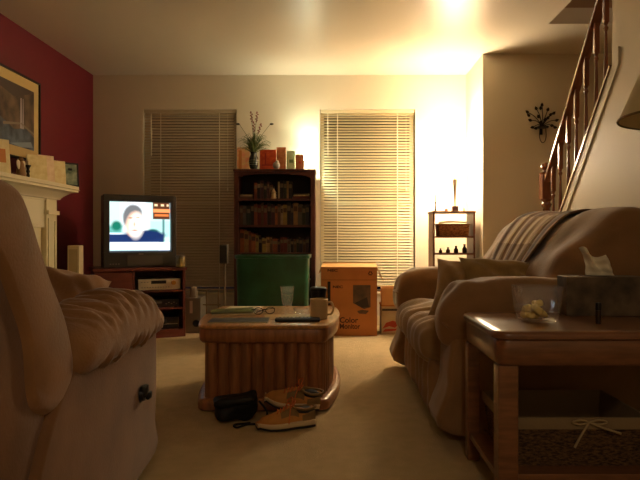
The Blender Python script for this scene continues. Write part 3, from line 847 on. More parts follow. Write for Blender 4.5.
def table_lamp_off():
    r = thing('table_lamp', 'unlit table lamp with pale shade at the right edge of the picture', 'lamp', (1.27, 2.15, ZS))
    z0 = -ZS
    MB().lathe([(.075, 0), (.078, .012), (.03, .03), (.05, .08), (.07, .18), (.06, .3), (.02, .4), (.012, .5), (.012, .78)], (0, 0, 0), 28).build('base', mat('lamp_base', (120, 84, 50), .4), r)
    m = MB(); zb, zt = 1.27+z0, 1.56+z0
    m.lathe([(.275, zb), (.15, zt), (.147, zt), (.272, zb)], (0, 0, 0), 48, cap=False)
    m.build('lamp_shade', mat('linen_shade', (232, 214, 164), .85), r, ang=60)
    m = MB(); m.tube([(.2745*math.cos(a), .2745*math.sin(a), zb) for a in [2*PI*k/48 for k in range(49)]], .004, 6); m.tube([(.15*math.cos(a), .15*math.sin(a), zt) for a in [2*PI*k/48 for k in range(49)]], .004, 6)
    m.build('shade_trim', mat('shade_trim', (128, 106, 66), .8), r, ang=80)
    m = MB()
    for k in range(3): g = 2*PI*k/3; m.tube([(0, 0, .775), (.149*math.cos(g), .149*math.sin(g), zt-.005)], .002, 6)
    m.build('harp', M['brass'], r)
table_lamp_off()
def wicker_basket():
    X0, X1, Y0, Y1, z0, z1 = .553, 1.012, 2.008, 2.375, .1085, .262
    r = thing('wicker_basket', 'large dark wicker basket with cloth liner on the lower shelf of the end table', 'basket', ((X0+X1)/2, (Y0+Y1)/2, z0))
    w, d, h = (X1-X0)/2, (Y1-Y0)/2, z1-z0
    def ring(f, z, n=14, wob=0.0, ph=0):
        out = []; ww, dd = w*f, d*f; seq = []
        for (ax, ay, bx, by, k) in ((-ww, -dd, ww, -dd, 60), (ww, -dd, ww, dd, 32), (ww, dd, -ww, dd, 60), (-ww, dd, -ww, -dd, 32)):
            for i in range(k): t = i/k; seq.append((ax+(bx-ax)*t, ay+(by-ay)*t, (0, -1) if ay == by == -dd else ((0, 1) if ay == by else ((1, 0) if ax > 0 else (-1, 0)))))
        for i, (x, y, nn) in enumerate(seq):
            o = wob*math.sin(i*PI/2+ph); out.append((x+nn[0]*o, y+nn[1]*o, z))
        return out
    rings = []
    for k in range(25):
        z = h*k/24; f = .90+.08*k/24; rings.append(ring(f, z, wob=.005, ph=PI*(k % 2)))
    m = MB(); m.loft(rings, cap=False); fb = ring(.88, .0); m.add(fb, [tuple(range(len(fb)))])
    m.build('woven_body', M['wicker'], r, ang=180)
    m = MB(); m.loft([ring(1.0, h-.030), ring(1.012, h-.006), ring(1.0, h+.008), ring(.965, h+.008), ring(.95, h-.01), ring(.88, .012)], cap=False)
    q = ring(.879, .012); m.add(q, [tuple(range(len(q)))])
    m.build('liner', M['liner'], r, ang=60)
    m = MB(); x = .03; y = -d*1.02
    for s in (1, -1):
        m.tube(smoothline([(x, y, h-.006), (x+s*.03, y-.008, h+.004), (x+s*.055, y-.006, h-.004), (x+s*.03, y-.004, h-.012), (x, y, h-.006)], 5), .0035, 6)
    m.tube(smoothline([(x, y, h-.006), (x-.03, y-.006, h-.05), (x-.05, y-.008, h-.085)], 5), .004, 6)
    m.tube(smoothline([(x, y, h-.006), (x+.05, y-.006, h-.025), (x+.10, y-.006, h-.04)], 5), .004, 6)
    m.build('ribbon_bow', mat('ribbon', (170, 148, 108), .6), r, ang=90)
wicker_basket()

# ================================================================== FIREPLACE
def fireplace():
    r = thing('fireplace_mantel', 'white painted fireplace mantel and surround on the maroon wall', 'fireplace', (XL+.001, 4.05, 0))
    o = -4.05
    ya, yb = 3.22+o, 4.88+o
    def bx(m, x0, x1, y0, y1, z0, z1): m.box(x0, x1, y0, y1, z0, z1)
    m = MB(); m.rbox(0, .29, ya-.16, yb+.16, 1.236, 1.264, .004); m.build('mantel_shelf', M['white'], r)
    m = MB()   # crown moulding under the shelf, stepped profile, returning at both ends
    rings = []
    for k in range(13):
        t = k/12; z = 1.150+.0855*t; g = .03+.105*(1-math.cos(t*PI/2))**.8 if t < .75 else .03+.105*(1-math.cos(.75*PI/2))**.8+(.030 if t < .92 else .040)
        rings.append([(0, ya-g, z), (.165+g, ya-g, z), (.165+g, yb+g, z), (0, yb+g, z)])
    m.loft(rings)
    m.build('crown_moulding', M['white'], r)
    m = MB(); m.box(0, .165, ya+.005, yb-.005, .93, 1.1495)
    m.box(.165, .172, ya+.02, yb-.02, 1.135, 1.149); m.box(.165, .172, ya+.26, yb-.26, .95, .97)
    m.build('frieze', M['white'], r)
    for y0 in (yb-.17, ya+.0):
        m = MB(); m.box(0, .18, y0, y0+.17, .12, 1.149); 
        m.box(.18, .188, y0+.02, y0+.04, .16, 1.0); m.box(.18, .188, y0+.13, y0+.15, .16, 1.0); m.box(.18, .188, y0+.04, y0+.13, .98, 1.0); m.box(.18, .188, y0+.04, y0+.13, .16, .18)
        m.box(0, .205, y0-.01, y0+.18, 0, .12); m.box(0, .20, y0-.008, y0+.178, 1.03, 1.06)
        m.build('pilaster', M['white'], r)
    m = MB(); m.box(0, .14, ya+.171, ya+.40, 0, .93); m.box(0, .14, yb-.40, yb-.171, 0, .93); m.box(0, .14, ya+.40, yb-.40, .72, .93)
    m.build('panel_surround', M['white'], r)
    m = MB(); m.box(.02, .03, ya+.40, yb-.40, .001, .72); m.box(.03, .13, ya+.401, ya+.43, .001, .719); m.box(.03, .13, yb-.43, yb-.401, .001, .719); m.box(.03, .13, ya+.43, yb-.43, .66, .719)
    m.build('firebox', M['dark'], r)
fireplace()
ZM = 1.2645
def card(label, y, x, w, h, ang, col, col2, lean=6, art=None, tent=True, name='greeting_card', z=ZM, group='greeting cards on the mantel'):
    r = thing(name, label, 'card', (x, y, z), R(ang), group)
    t = .0025; s = math.sin(R(12)); c = math.cos(R(12))
    m = MB(); X = rot('X', -lean)
    m.rbox(-w/2, w/2, -t, 0, 0, h, .0008, X=X); m.build('front_leaf', mat('card%d_%d_%d' % col+str(col2), col, .6, rgb2=col2, vs=22, detail=3), r)
    if tent:
        m = MB(); X = rot('X', lean+6, (0, .0, h)) @ Matrix.Translation((0, .0015, 0)); m.rbox(-w/2, w/2, 0, t, 0.004, h, .0008, X=Matrix.Translation((0, 2*h*math.sin(R(lean))*.5+.0005, 0)) @ rot('X', lean+3, (0, 0, h)))
        m.build('back_leaf', mat('card_white', (228, 214, 180), .7), r)
    if art:
        m = MB()
        for (x0, x1, z0, z1, mm) in art:
            m.box(x0, x1, -t-.0008, -t-.0001, z0, z1, mm, X=rot('X', -lean))
        m.build('printed_design', [mat('print_red', (176, 40, 20), .6), mat('print_orange', (210, 130, 60), .6), mat('print_green', (120, 140, 90), .6)], r)
    return r
# on the mantel: facing the room, turned towards the camera
card('large cream greeting card at the near end of the mantel in view', 4.02, -2.20, .20, .235, 62, (238, 222, 170), (226, 208, 152), art=[(.02, .07, .08, .17, 1)])
card('cream card with an orange picture at its right edge on the mantel', 4.17, -2.27, .14, .21, 60, (238, 220, 172), (228, 206, 152), art=[(.01, .06, .06, .13, 1)])
card('plain pale card in the middle group on the mantel', 4.60, -2.21, .15, .20, 56, (240, 224, 168), (224, 204, 142))
card('pale patterned card behind the plain one on the mantel', 4.725, -2.20, .13, .215, 58, (242, 218, 182), (228, 196, 156))
card('narrow yellowish card nearest the photo frame on the mantel', 4.86, -2.165, .105, .19, 54, (242, 226, 172), (230, 206, 146))
def figurine():
    r = thing('angel_figurine', 'small brown and white figurine between the cards on the mantel', 'figurine', (-2.20, 4.33, ZM))
    m = MB(); m.lathe([(.034, 0), (.036, .01), (.028, .06), (.020, .10), (.012, .118), (.0, .12)], (0, 0, 0), 18); m.lathe([(.0, -.018), (.014, -.01), (.017, 0), (.012, .012), (0, .018)], (0, 0, .134), 14)
    m.build('body', mat('figurine_brown', (150, 112, 70), .6), r, ang=60)
    m = MB()
    for s in (1, -1): m.sq((0.0, s*.034, .10), (.006, .026, .034), .9, .9, 14, 8, X=rot('X', s*-25, (0, s*.02, .1)))
    m.build('wings', mat('figurine_white', (220, 205, 170), .5), r, ang=90)
    r = thing('candlestick', 'dark slim twisted candlestick beside the figurine on the mantel', 'candlestick', (-2.20, 4.43, ZM))
    m = MB(); m.lathe([(.026, 0), (.026, .006), (.010, .014), (.012, .03), (.008, .045), (.013, .06), (.008, .075), (.013, .09), (.02, .10), (.018, .105), (0, .104)], (0, 0, 0), 16); m.build('stem', M['iron'], r)
    MB().lathe([(.009, 0), (.009, .03), (.002, .034), (0, .042)], (0, 0, .1045), 12).build('candle', mat('wax_white', (226, 206, 160), .5), r)
figurine()
def photoframe():
    r = thing('photo_frame', 'small black photo frame at the far end of the mantel', 'picture frame', (-2.135, 4.985, ZM), R(50))
    m = MB(); X = rot('X', -6); w, h = .07, .19
    m.box(-w, w, -.006, .006, 0, .012, X=X); m.box(-w, w, -.006, .006, h-.012, h, X=X); m.box(-w, -w+.012, -.006, .006, .012, h-.012, X=X); m.box(w-.012, w, -.006, .006, .012, h-.012, X=X)
    m.build('frame', M['black'], r)
    MB().box(-w+.012, w-.012, -.002, .002, .012, h-.012, X=X).build('photo', mat('photo_print', (176, 186, 160), .25, rgb2=(90, 110, 90), vs=12), r)
    MB().box(-.015, .015, 0, .004, 0, .15, X=Matrix.Translation((0, .05, 0.0006)) @ rot('X', 17)).build('easel_back', M['black'], r)
photoframe()

def picture():
    # framed waterfall print; local: origin at lower centre on the wall, face towards +x
    yc, hw, z0, z1 = 4.28, .66, 1.44, 2.075
    r = thing('framed_picture', 'large framed waterfall landscape print on the maroon wall', 'picture', (XL+.0015, yc, z0))
    H = z1-z0
    m = MB(); f = .014
    m.box(0, .028, -hw, hw, 0, f); m.box(0, .028, -hw, hw, H-f, H); m.box(0, .028, -hw, -hw+f, f, H-f); m.box(0, .028, hw-f, hw, f, H-f)
    m.build('frame', mat('black_frame', (20, 14, 12), .35), r)
    MB().box(0, .014, -hw+f, hw-f, f, H-f).build('mat_board', mat('mat_board', (206, 178, 118), .8), r)
    g = .075
    y0, y1, a0, a1 = -hw+f+g, hw-f-g, f+g, H-f-g
    MB().box(.0145, .0155, y0, y1, a0, a1).build('print', mat('print_cliff', (128, 104, 82), .35, rgb2=(60, 48, 42), vs=7, detail=6), r)
    m = MB(); x = (.0157, .0160, .0163)
    Hh = a1-a0
    def poly(pts, k, mm): m.prism(pts, 'yz', x[k]-.0002, x[k], mm)
    poly([(y0, a0), (y1, a0), (y1, a0+.10), (y1-.12, a0+.15), (y1-.3, a0+.12), (y1-.55, a0+.2), (y0, a0+.16)], 0, 1)     # river
    poly([(y1-.30, a1-.10), (y1-.02, a1-.02), (y1, a1), (y0, a1), (y0, a1-.05), (y1-.6, a1-.04)], 0, 3)              # pale sky behind cliffs
    for dy, wd in ((-.20, .014), (-.17, .008)):
        poly([(y1+dy-wd, a0+.14), (y1+dy+wd*1.4, a0+.14), (y1+dy+wd*.5, a1-.09), (y1+dy-wd*.5, a1-.09)], 1, 0)
    poly([(y1-.45, a0+.13), (y1-.2, a0+.17), (y1, a0+.12), (y1, a0+.135), (y1-.2, a0+.185), (y1-.45, a0+.15)], 1, 2)
    poly([(y1-.36, a0+.01), (y1-.05, a0+.06), (y1-.02, a0+.02), (y1-.2, a0)], 1, 0 if False else 4)
    m.build('painted_scene', [mat('fall_white', (190, 180, 184), .4), mat('river_blue', (100, 114, 130), .35, rgb2=(58, 60, 70), vs=12), mat('bank_grey', (140, 128, 110), .4), mat('sky_brown', (80, 66, 60), .4), mat('river_light', (140, 154, 166), .35)], r)
picture()

# white slim speaker behind the hearth
r = thing('floor_speaker', 'slim white speaker standing between fireplace and television stand', 'speaker', (-2.085, 4.96, 0))
MB().rbox(-.046, .046, -.045, .045, .012, .79, .005).rbox(-.06, .06, -.06, .06, 0, .0115, .003).build('cabinet', mat('speaker_white', (205, 186, 150), .5), r)
MB().box(-.034, .034, -.0475, -.0455, .06, .76).build('grille', mat('speaker_grille', (176, 158, 124), .8), r)

# ================================================================== TV STAND + TV
AS = R(25)
SA = Vector((-1.975, 5.06, 0))
TVT = .60
def tvstand():
    r = thing('tv_stand', 'cherry wood television stand with open component shelves in the left corner', 'tv stand', SA, AS)
    w, d, h = .735, .48, TVT
    m = MB(); m.rbox(-.012, w+.012, -.014, d, h-.028, h, .005); m.build('top', M['stand_wood'], r)
    m = MB(); m.box(0, .02, 0, d-.01, .001, h-.0285); m.box(w-.02, w, 0, d-.01, .001, h-.0285); m.box(.02, w-.02, d-.02, d-.01, .001, h-.0285)
    m.box(.02, w-.02, 0, d-.02, .001, .07); m.box(.30, .318, 0, d-.02, .07, h-.0285)
    m.build('carcass', M['stand_wood'], r)
    m = MB(); m.rbox(.004, .296, -.018, -.0005, .06, h-.035, .004); dd = m.build('door', M['stand_wood'], r)
    MB().lathe([(.006, 0), (.006, .012), (.012, .018), (.0, .024)], (0, 0, 0), 14, X=Matrix.Translation((.27, -.019, .35)) @ Matrix.Rotation(R(90), 4, 'X')).build('knob', M['brass'], dd)
    for z in (.405, .255): MB().box(.318, w-.02, .006, d-.02, z-.014, z).build('shelf', M['stand_wood'], r)
tvstand()
XT = Matrix.Translation(SA) @ Matrix.Rotation(AS, 4, 'Z')
def on_stand(x, y, z): return XT @ Vector((x, y, z))
def receiver():
    p = on_stand(.522, .03, .4055)
    r = thing('stereo_receiver', 'silver receiver with dark display on the top shelf of the television stand', 'receiver', p, AS)
    W = .172
    MB().rbox(-W, W, .006, .33, .006, .092, .004).build('case', M['silver'], r)
    MB().rbox(-W-.003, W+.003, -.006, .0055, .004, .096, .003).build('front_panel', M['silver'], r)
    MB().box(-.07, .055, -.0075, -.0062, .055, .082).build('display', M['black'], r)
    MB().lathe([(.020, 0), (.019, .018), (0, .019)], (0, 0, 0), 24, X=Matrix.Translation((.115, -.0062, .062)) @ Matrix.Rotation(R(90), 4, 'X')).build('volume_knob', M['brass'], r)
    m = MB()
    for i in range(11): m.box(-.15+i*.022, -.138+i*.022, -.0085, -.0062, .022, .029)
    for i in range(3): m.box(-.155+i*.024, -.140+i*.024, -.0085, -.0062, .066, .074)
    m.build('buttons', M['metal'], r)
    m = MB(); [m.lathe([(.012, 0), (.013, .0055)], (x, y, 0), 12) for x in (-.14, .14) for y in (.03, .30)]; m.build('feet', M['black'], r)
    p = on_stand(.522, .03, .2555)
    r = thing('dvd_player', 'black disc player on the middle shelf of the television stand', 'dvd player', p, AS)
    MB().rbox(-.165, .165, 0, .30, .006, .07, .003).build('case', M['black'], r)
    MB().box(-.08, .02, -.003, -.0002, .036, .052).build('disc_tray', mat('tray_grey', (110, 105, 98), .3, metal=.5), r)
    m = MB(); [m.box(.05+i*.022, .062+i*.022, -.003, -.0002, .028+.01*(i % 2), .034+.01*(i % 2)) for i in range(5)]; m.build('buttons', M['metal'], r)
    m = MB(); [m.lathe([(.012, 0), (.013, .0055)], (x, y, 0), 12) for x in (-.14, .14) for y in (.03, .27)]; m.build('feet', M['black'], r)
    p = on_stand(.522, .03, .0705)
    r = thing('video_recorder', 'black video recorder on the bottom shelf of the television stand', 'vcr', p, AS)
    MB().rbox(-.165, .165, 0, .30, 0, .10, .003).build('case', M['black'], r)
    MB().box(-.12, .06, -.003, -.0002, .055, .085).build('tape_slot', mat('slot_grey', (62, 60, 58), .3), r)
    MB().box(-.155, .155, -.002, -.0002, .040, .044).build('trim_line', M['metal'], r)
receiver()
def tv():
    w, h = .605, .612
    p = on_stand(.070, .002, TVT+.0005)
    AT = R(31)
    r = thing('television', 'grey tube television switched on, standing on the cherry wood stand', 'tv', p, AT)
    # front bezel frame around the screen
    b = .052; zb, zt = .135, .552
    x0, x1 = .052, w-.048
    m = MB()
    m.rbox(0, w, 0, .05, zt+.002, h, .01); m.rbox(0, w, 0, .05, .0, zb-.002, .01)
    m.rbox(0, x0-.002, .0, .05, zb-.006, zt+.006, .006); m.rbox(x1+.002, w, .0, .05, zb-.006, zt+.006, .006)
    m.build('bezel', M['tv'], r)
    m = MB(); c = (w/2, h/2)
    def rg(y, ins, zl): return [(ins, y, zl), (w-ins, y, zl), (w-ins, y, h-ins*.8), (ins, y, h-ins*.8)]
    m.loft([rg(.0505, .006, .004), rg(.16, .010, .004), rg(.34, .11, .004), rg(.42, .13, .004)])
    m.build('rear_housing', M['tv'], r, ang=25)
    # screen glass slightly curved
    m = MB(); g = []
    for i in range(17):
        u = -1+2*i/16; row = []
        for j in range(13):
            v = -1+2*j/12; row.append(((x0+x1)/2+u*(x1-x0)/2, .014+.012*(u*u+v*v)/2, (zb+zt)/2+v*(zt-zb)/2))
        g.append(row)
    m.sheet(g)
    sc = m.build('screen', tvpic(x0, x1, zb, zt), r, ang=180)
    m = MB(); m.rbox(.19, w-.12, -.004, -.0002, .02, .10, .002); m.build('speaker_grille', M['tv2'], r)
    m = MB(); [m.rbox(.05+i*.022, .062+i*.022, -.004, -.0002, .03, .037, .001) for i in range(4)]; m.box(w/2-.02, w/2+.02, -.002, -.0002, .112, .118); m.build('buttons', M['metal'], r)

def tvpic(x0, x1, z0, z1):
    """emission picture on the screen, object coords mapped to u,v and cut into shapes"""
    m = bpy.data.materials.new('tv_picture'); m.use_nodes = True; nt = m.node_tree
    for n in list(nt.nodes): nt.nodes.remove(n)
    N = nt.nodes.new; L = nt.links.new
    out = N('ShaderNodeOutputMaterial'); em = N('ShaderNodeEmission'); em.inputs[1].default_value = TV_STRENGTH
    tc = N('ShaderNodeTexCoord'); sp = N('ShaderNodeSeparateXYZ'); L(tc.outputs['Object'], sp.inputs[0])
    def mth(op, a, b=None, c=None):
        n = N('ShaderNodeMath'); n.operation = op
        for i, q in enumerate((a, b, c)):
            if q is None: continue
            if isinstance(q, (int, float)): n.inputs[i].default_value = q
            else: L(q, n.inputs[i])
        return n.outputs[0]
    u = mth('DIVIDE', mth('SUBTRACT', sp.outputs[0], x0), x1-x0); v = mth('DIVIDE', mth('SUBTRACT', sp.outputs[2], z0), z1-z0)
    nzn = N('ShaderNodeTexNoise'); nzn.inputs['Scale'].default_value = 22; L(tc.outputs['Object'], nzn.inputs[0])
    cur = [None]
    rgbn = N('ShaderNodeRGB'); rgbn.outputs[0].default_value = (*lin((196, 226, 222)), 1); cur[0] = rgbn.outputs[0]
    def paint(mask, col):
        mx = N('ShaderNodeMixRGB'); L(mask, mx.inputs[0]); L(cur[0], mx.inputs[1]); mx.inputs[2].default_value = (*lin(col), 1); cur[0] = mx.outputs[0]
    def soft(x, s=.02): return mth('MULTIPLY_ADD', x, 1/s, .5) if False else clamp(mth('ADD', mth('DIVIDE', x, s), .5))
    def clamp(x):
        n = N('ShaderNodeClamp'); L(x, n.inputs[0]); return n.outputs[0]
    def rect(a, b, c, d, s=.02):
        k = mth('MINIMUM', mth('MINIMUM', mth('SUBTRACT', u, a), mth('SUBTRACT', b, u)), mth('MINIMUM', mth('SUBTRACT', v, c), mth('SUBTRACT', d, v)))
        return soft(k, s)
    def ell(cx, cy, rx, ry, s=.03, k=0.0):
        du = mth('DIVIDE', mth('SUBTRACT', u, cx), rx); dv = mth('DIVIDE', mth('SUBTRACT', v, cy), ry)
        if k: du = mth('ADD', du, mth('MULTIPLY', dv, k))
        r = mth('SQRT', mth('ADD', mth('MULTIPLY', du, du), mth('MULTIPLY', dv, dv)))
        r = mth('ADD', r, mth('MULTIPLY', mth('SUBTRACT', nzn.outputs[0], .5), .12))
        return soft(mth('MULTIPLY', mth('SUBTRACT', 1.0, r), min(rx, ry)), s)
    paint(rect(.20, .62, .4, 1.1, .1), (232, 240, 244))
    paint(rect(-.1, .20, .28, .52, .06), (96, 170, 160)); paint(ell(.11, .52, .08, .10, .05), (20, 110, 90))
    paint(rect(.66, 1.1, .30, .62, .04), (176, 226, 220)); paint(rect(.86, .90, .2, .66, .02), (90, 130, 130)); paint(ell(.70, .40, .10, .06, .04), (30, 90, 90))
    paint(rect(-.1, .28, .34, .38), (220, 236, 246))
    paint(rect(-.1, .88, .19, .345, .02), (28, 48, 96)); paint(ell(.56, .33, .34, .10, .04), (24, 44, 90))
    paint(ell(.37, .74, .155, .21, .04, -.1), (108, 110, 112)); paint(ell(.26, .64, .045, .12, .04), (112, 112, 114))
    paint(ell(.385, .56, .125, .24, .05, -.2), (246, 200, 174)); paint(ell(.435, .52, .115, .24, .07, -.15), (255, 244, 234))
    paint(ell(.33, .68, .035, .016, .02), (170, 130, 110)); paint(ell(.45, .69, .035, .016, .02), (190, 160, 140)); paint(ell(.40, .43, .05, .018, .03), (214, 130, 110)); paint(ell(.395, .55, .018, .05, .03), (226, 170, 140))
    paint(rect(.70, .99, .66, 1.02, .02), (84, 48, 30)); paint(rect(.71, 1.0, .80, .87, .02), (250, 150, 90)); paint(rect(.73, .78, .93, .97, .02), (255, 220, 170)); paint(rect(.84, .89, .93, .97, .02), (255, 220, 170)); paint(rect(.94, .97, .93, .97, .02), (255, 220, 170)); paint(rect(.73, .97, .72, .765, .02), (226, 120, 60))
    paint(rect(.995, 1.1, -.1, 1.1, .02), (40, 60, 90))
    paint(rect(.01, .80, .055, .19, .02), (226, 236, 255)); paint(rect(.79, .99, .02, .18, .02), (235, 244, 255))
    paint(rect(-.1, 1.1, -.1, .02, .02), (24, 28, 60))
    L(cur[0], em.inputs[0])
    gl = N('ShaderNodeBsdfGlossy'); gl.inputs['Roughness'].default_value = .1; gl.inputs[0].default_value = (.04, .04, .04, 1)
    ad = N('ShaderNodeAddShader'); L(em.outputs[0], ad.inputs[0]); L(gl.outputs[0], ad.inputs[1]); L(ad.outputs[0], out.inputs[0])
    return m
tv()
def jar():
    r = thing('candle_jar', 'small yellow candle jar right of the television on the stand', 'candle', on_stand(.694, .000, TVT+.0005))
    MB().lathe([(.034, 0), (.038, .004), (.038, .075), (.035, .082)], (0, 0, 0), 24).build('jar', mat('candle_yellow', (150, 128, 60), .35, rgb2=(96, 84, 40), vs=16), r)
    MB().lathe([(.039, .0825), (.04, .086), (.04, .098), (.03, .102), (0, .102)], (0, 0, 0), 24).build('lid', mat('jar_lid', (110, 100, 84), .3), r)
jar()

# ---------------- speakers right of the stand
def subwoofer():
    X = -1.282; Y = 5.54
    r = thing('subwoofer', 'grey subwoofer box on the floor right of the television stand', 'speaker', (X, Y, 0))
    MB().rbox(-.068, .068, 0, .26, .003, .315, .005).build('cabinet', mat('speaker_grey', (128, 116, 98), .6), r)
    MB().lathe([(.033, 0), (.028, .006), (.024, .003), (.0, .001)], (0, 0, 0), 24, X=Matrix.Translation((.028, -.0005, .09)) @ Matrix.Rotation(R(90), 4, 'X')).build('bass_port', M['black'], r)
    MB().box(-.03, -.005, -.002, -.0002, .18, .29).build('badge', M['silver'], r)
    r = thing('satellite_speaker', 'tiny grey speaker on top of the subwoofer', 'speaker', (X-.01, Y+.07, .3155))
    MB().lathe([(.036, 0), (.036, .005), (.031, .05), (.026, .09), (.012, .105), (0, .107)], (0, 0, 0), 20, sq=4).build('cabinet', mat('speaker_grey2', (140, 124, 100), .5), r)
    r = thing('satellite_speaker', 'grey speaker on a thin pole left of the bookcase', 'speaker', (-1.015, 5.62, 0))
    MB().lathe([(.10, 0), (.10, .008), (.02, .016), (.009, .03)], (0, 0, 0), 24).build('stand_base', M['iron'], r)
    MB().tube([(0, 0, .015), (0, 0, .64)], .009, 10).build('pole', mat('pole_grey', (140, 124, 100), .4, metal=.5), r)
    MB().rbox(-.040, .030, -.04, .04, .62, .79, .006).build('cabinet', mat('speaker_grey3', (96, 86, 72), .55), r)
    MB().box(-.035, .025, -.043, -.0405, .63, .78).build('grille', mat('speaker_grille_d', (66, 60, 52), .8), r)
subwoofer()
def rack():
    r = thing('metal_stand', 'small metal stand with crossbars in front of the back wall blind', 'stand', (-1.06, 5.27, 0))
    m = MB()
    for x in (-.045, .055): m.tube([(x, 0, .0), (x, 0, .40)], .007, 8)
    m.tube([(-.075, 0, .285), (.075, 0, .285)], .006, 8); m.tube([(-.045, 0, .14), (.055, 0, .14)], .006, 8)
    m.tube([(-.11, .02, .008), (.11, .02, .008)], .008, 8); m.tube([(0, -.05, .008), (0, .12, .008)], .008, 8)
    m.build('frame', mat('pale_metal', (150, 130, 100), .4, metal=.6), r)
rack()

# ================================================================== BOOKCASE
BX0, BX1, BY, BZ, BD = -.952, -.203, 5.75, 1.488, .285
SHZ = (1.215, .972, .715, .46, .205)
def bookcase():
    r = thing('bookcase', 'tall dark wood bookcase between the two windows', 'bookcase', ((BX0+BX1)/2, BY, 0))
    w = (BX1-BX0)/2; t = .040
    MB().rbox(-w-.006, w+.006, -.008, BD, BZ-.022, BZ, .003).build('top', M['dark_wood'], r)
    for s in (1, -1): MB().box(min(s*w, s*(w-t)), max(s*w, s*(w-t)), 0, BD, .001, BZ-.0225).build('side_panel', M['dark_wood'], r)
    MB().box(-w+t, w-t, BD-.01, BD, .001, BZ-.0225).build('back_panel', mat('bookcase_back', (34, 18, 14), .6), r)
    for z in SHZ: MB().box(-w+t+.0005, w-t-.0005, .008, BD-.0105, z-.02, z).build('shelf', M['dark_wood'], r)
    # arched valance
    iw = w-t; pts = [(-iw, BZ-.023), (-iw, BZ-.075)]
    for k in range(17): u = -1+k/8; pts.append((u*iw*.96, BZ-.075+.032*math.sqrt(max(0, 1-u*u))))
    pts += [(iw, BZ-.075), (iw, BZ-.023)]
    MB().prism(pts, 'xz', 0.001, .016).build('valance', M['dark_wood'], r)
    MB().box(-w+t, w-t, .004, .02, .001, .07).build('kick_board', M['dark_wood'], r)
bookcase()
ORD = ['first', 'second', 'third', 'fourth', 'fifth', 'sixth', 'seventh', 'eighth', 'ninth', 'tenth', 'eleventh', 'twelfth', 'thirteenth', 'fourteenth', 'fifteenth', 'sixteenth', 'seventeenth', 'eighteenth', 'nineteenth', 'twentieth', 'twenty-first', 'twenty-second']
CN = {'brown': (92, 58, 36), 'dark green': (28, 44, 30), 'dark red': (104, 32, 26), 'black': (24, 22, 24), 'tan': (158, 120, 72), 'purple': (66, 34, 48), 'orange': (168, 92, 48), 'cream': (170, 148, 108), 'yellow': (158, 132, 62), 'dark blue': (30, 36, 52), 'grey': (92, 86, 76), 'rust': (132, 62, 36)}
_bp = {}
def book(x, w, h, d, z, cn, label, group, back=.0, flat=False):
    """upright book with its spine towards the room"""
    r = thing('book', label, 'book', (x, BY+.03+back, z+.0006), 0, group)
    cm = mat('cover_'+cn, tuple(q*.8 for q in CN[cn]), .55, var=.15, vs=30)
    if flat:
        m = MB(); m.box(0, w, 0, d, 0, .0025); m.box(0, w, 0, d, h-.0025, h); m.box(0, w, 0, .0025, .0025, h-.0025); m.build('cover', cm, r, smooth=False)
        MB().box(.002, w-.002, .003, d-.003, .003, h-.003).build('pages', mat('page_block', (130, 112, 84), .85), r, smooth=False)
        return
    m = MB(); m.box(0, .002, 0, d, 0, h); m.box(w-.002, w, 0, d, 0, h); m.box(.002, w-.002, 0, .002, 0, h); m.build('cover', cm, r, smooth=False)
    MB().box(.0022, w-.0022, .0025, d-.003, .002, h-.003).build('pages', mat('page_block', (130, 112, 84), .85), r, smooth=False)
    if w > .018:
        m = MB(); m.box(.003, w-.003, -.0008, -.0001, h*.62, h*.84); m.build('spine_label', mat('spine_'+('l' if sum(CN[cn]) < 240 else 'd'), (96, 82, 62) if sum(CN[cn]) < 240 else (70, 46, 34), .6), r, smooth=False)
rows = [
    (0, SHZ[0], 'top shelf', ['black', 'brown', 'tan', 'rust', 'purple', 'dark green', 'brown', 'black'], .10, (.15, .185), .64),
    (1, SHZ[1], 'second shelf', ['brown', 'grey', 'dark green', 'black', 'rust', 'dark red', 'brown', 'dark red', 'black', 'purple', 'orange', 'brown', 'cream', 'yellow', 'black', 'dark blue', 'tan', 'grey', 'dark green', 'dark blue'], 0, (.175, .212), .99),
    (2, SHZ[2], 'third shelf', ['orange', 'tan', 'rust', 'orange', 'yellow', 'black', 'yellow', 'tan', 'brown', 'rust', 'purple', 'dark red', 'dark red', 'grey', 'black', 'brown', 'dark green', 'dark blue', 'brown', 'purple'], 0, (.14, .17), .99)]
inx0, inx1 = BX0+.044, BX1-.044; IW = inx1-inx0
random.seed(11)
# second and third shelves fully filled
for (ri, z, nm, cols, _, hr_, fr) in rows[1:]:
    ws = [random.uniform(.7, 1.3) for _ in cols]; s = sum(ws); ws = [q/s*(IW*fr-.004) for q in ws]
    x = inx0+.002
    for i, (cn, wd) in enumerate(zip(cols, ws)):
        h = random.uniform(*hr_)
        if ri == 2: h = (.215-.013*i) if i < 5 else (h*.85)
        book(x, wd-.001, h, random.uniform(.15, .19), z, cn, '%s upright book, %s from the left on the %s of the bookcase' % (cn, ORD[i], nm), 'books on the '+nm, random.uniform(0, .015))
        x += wd
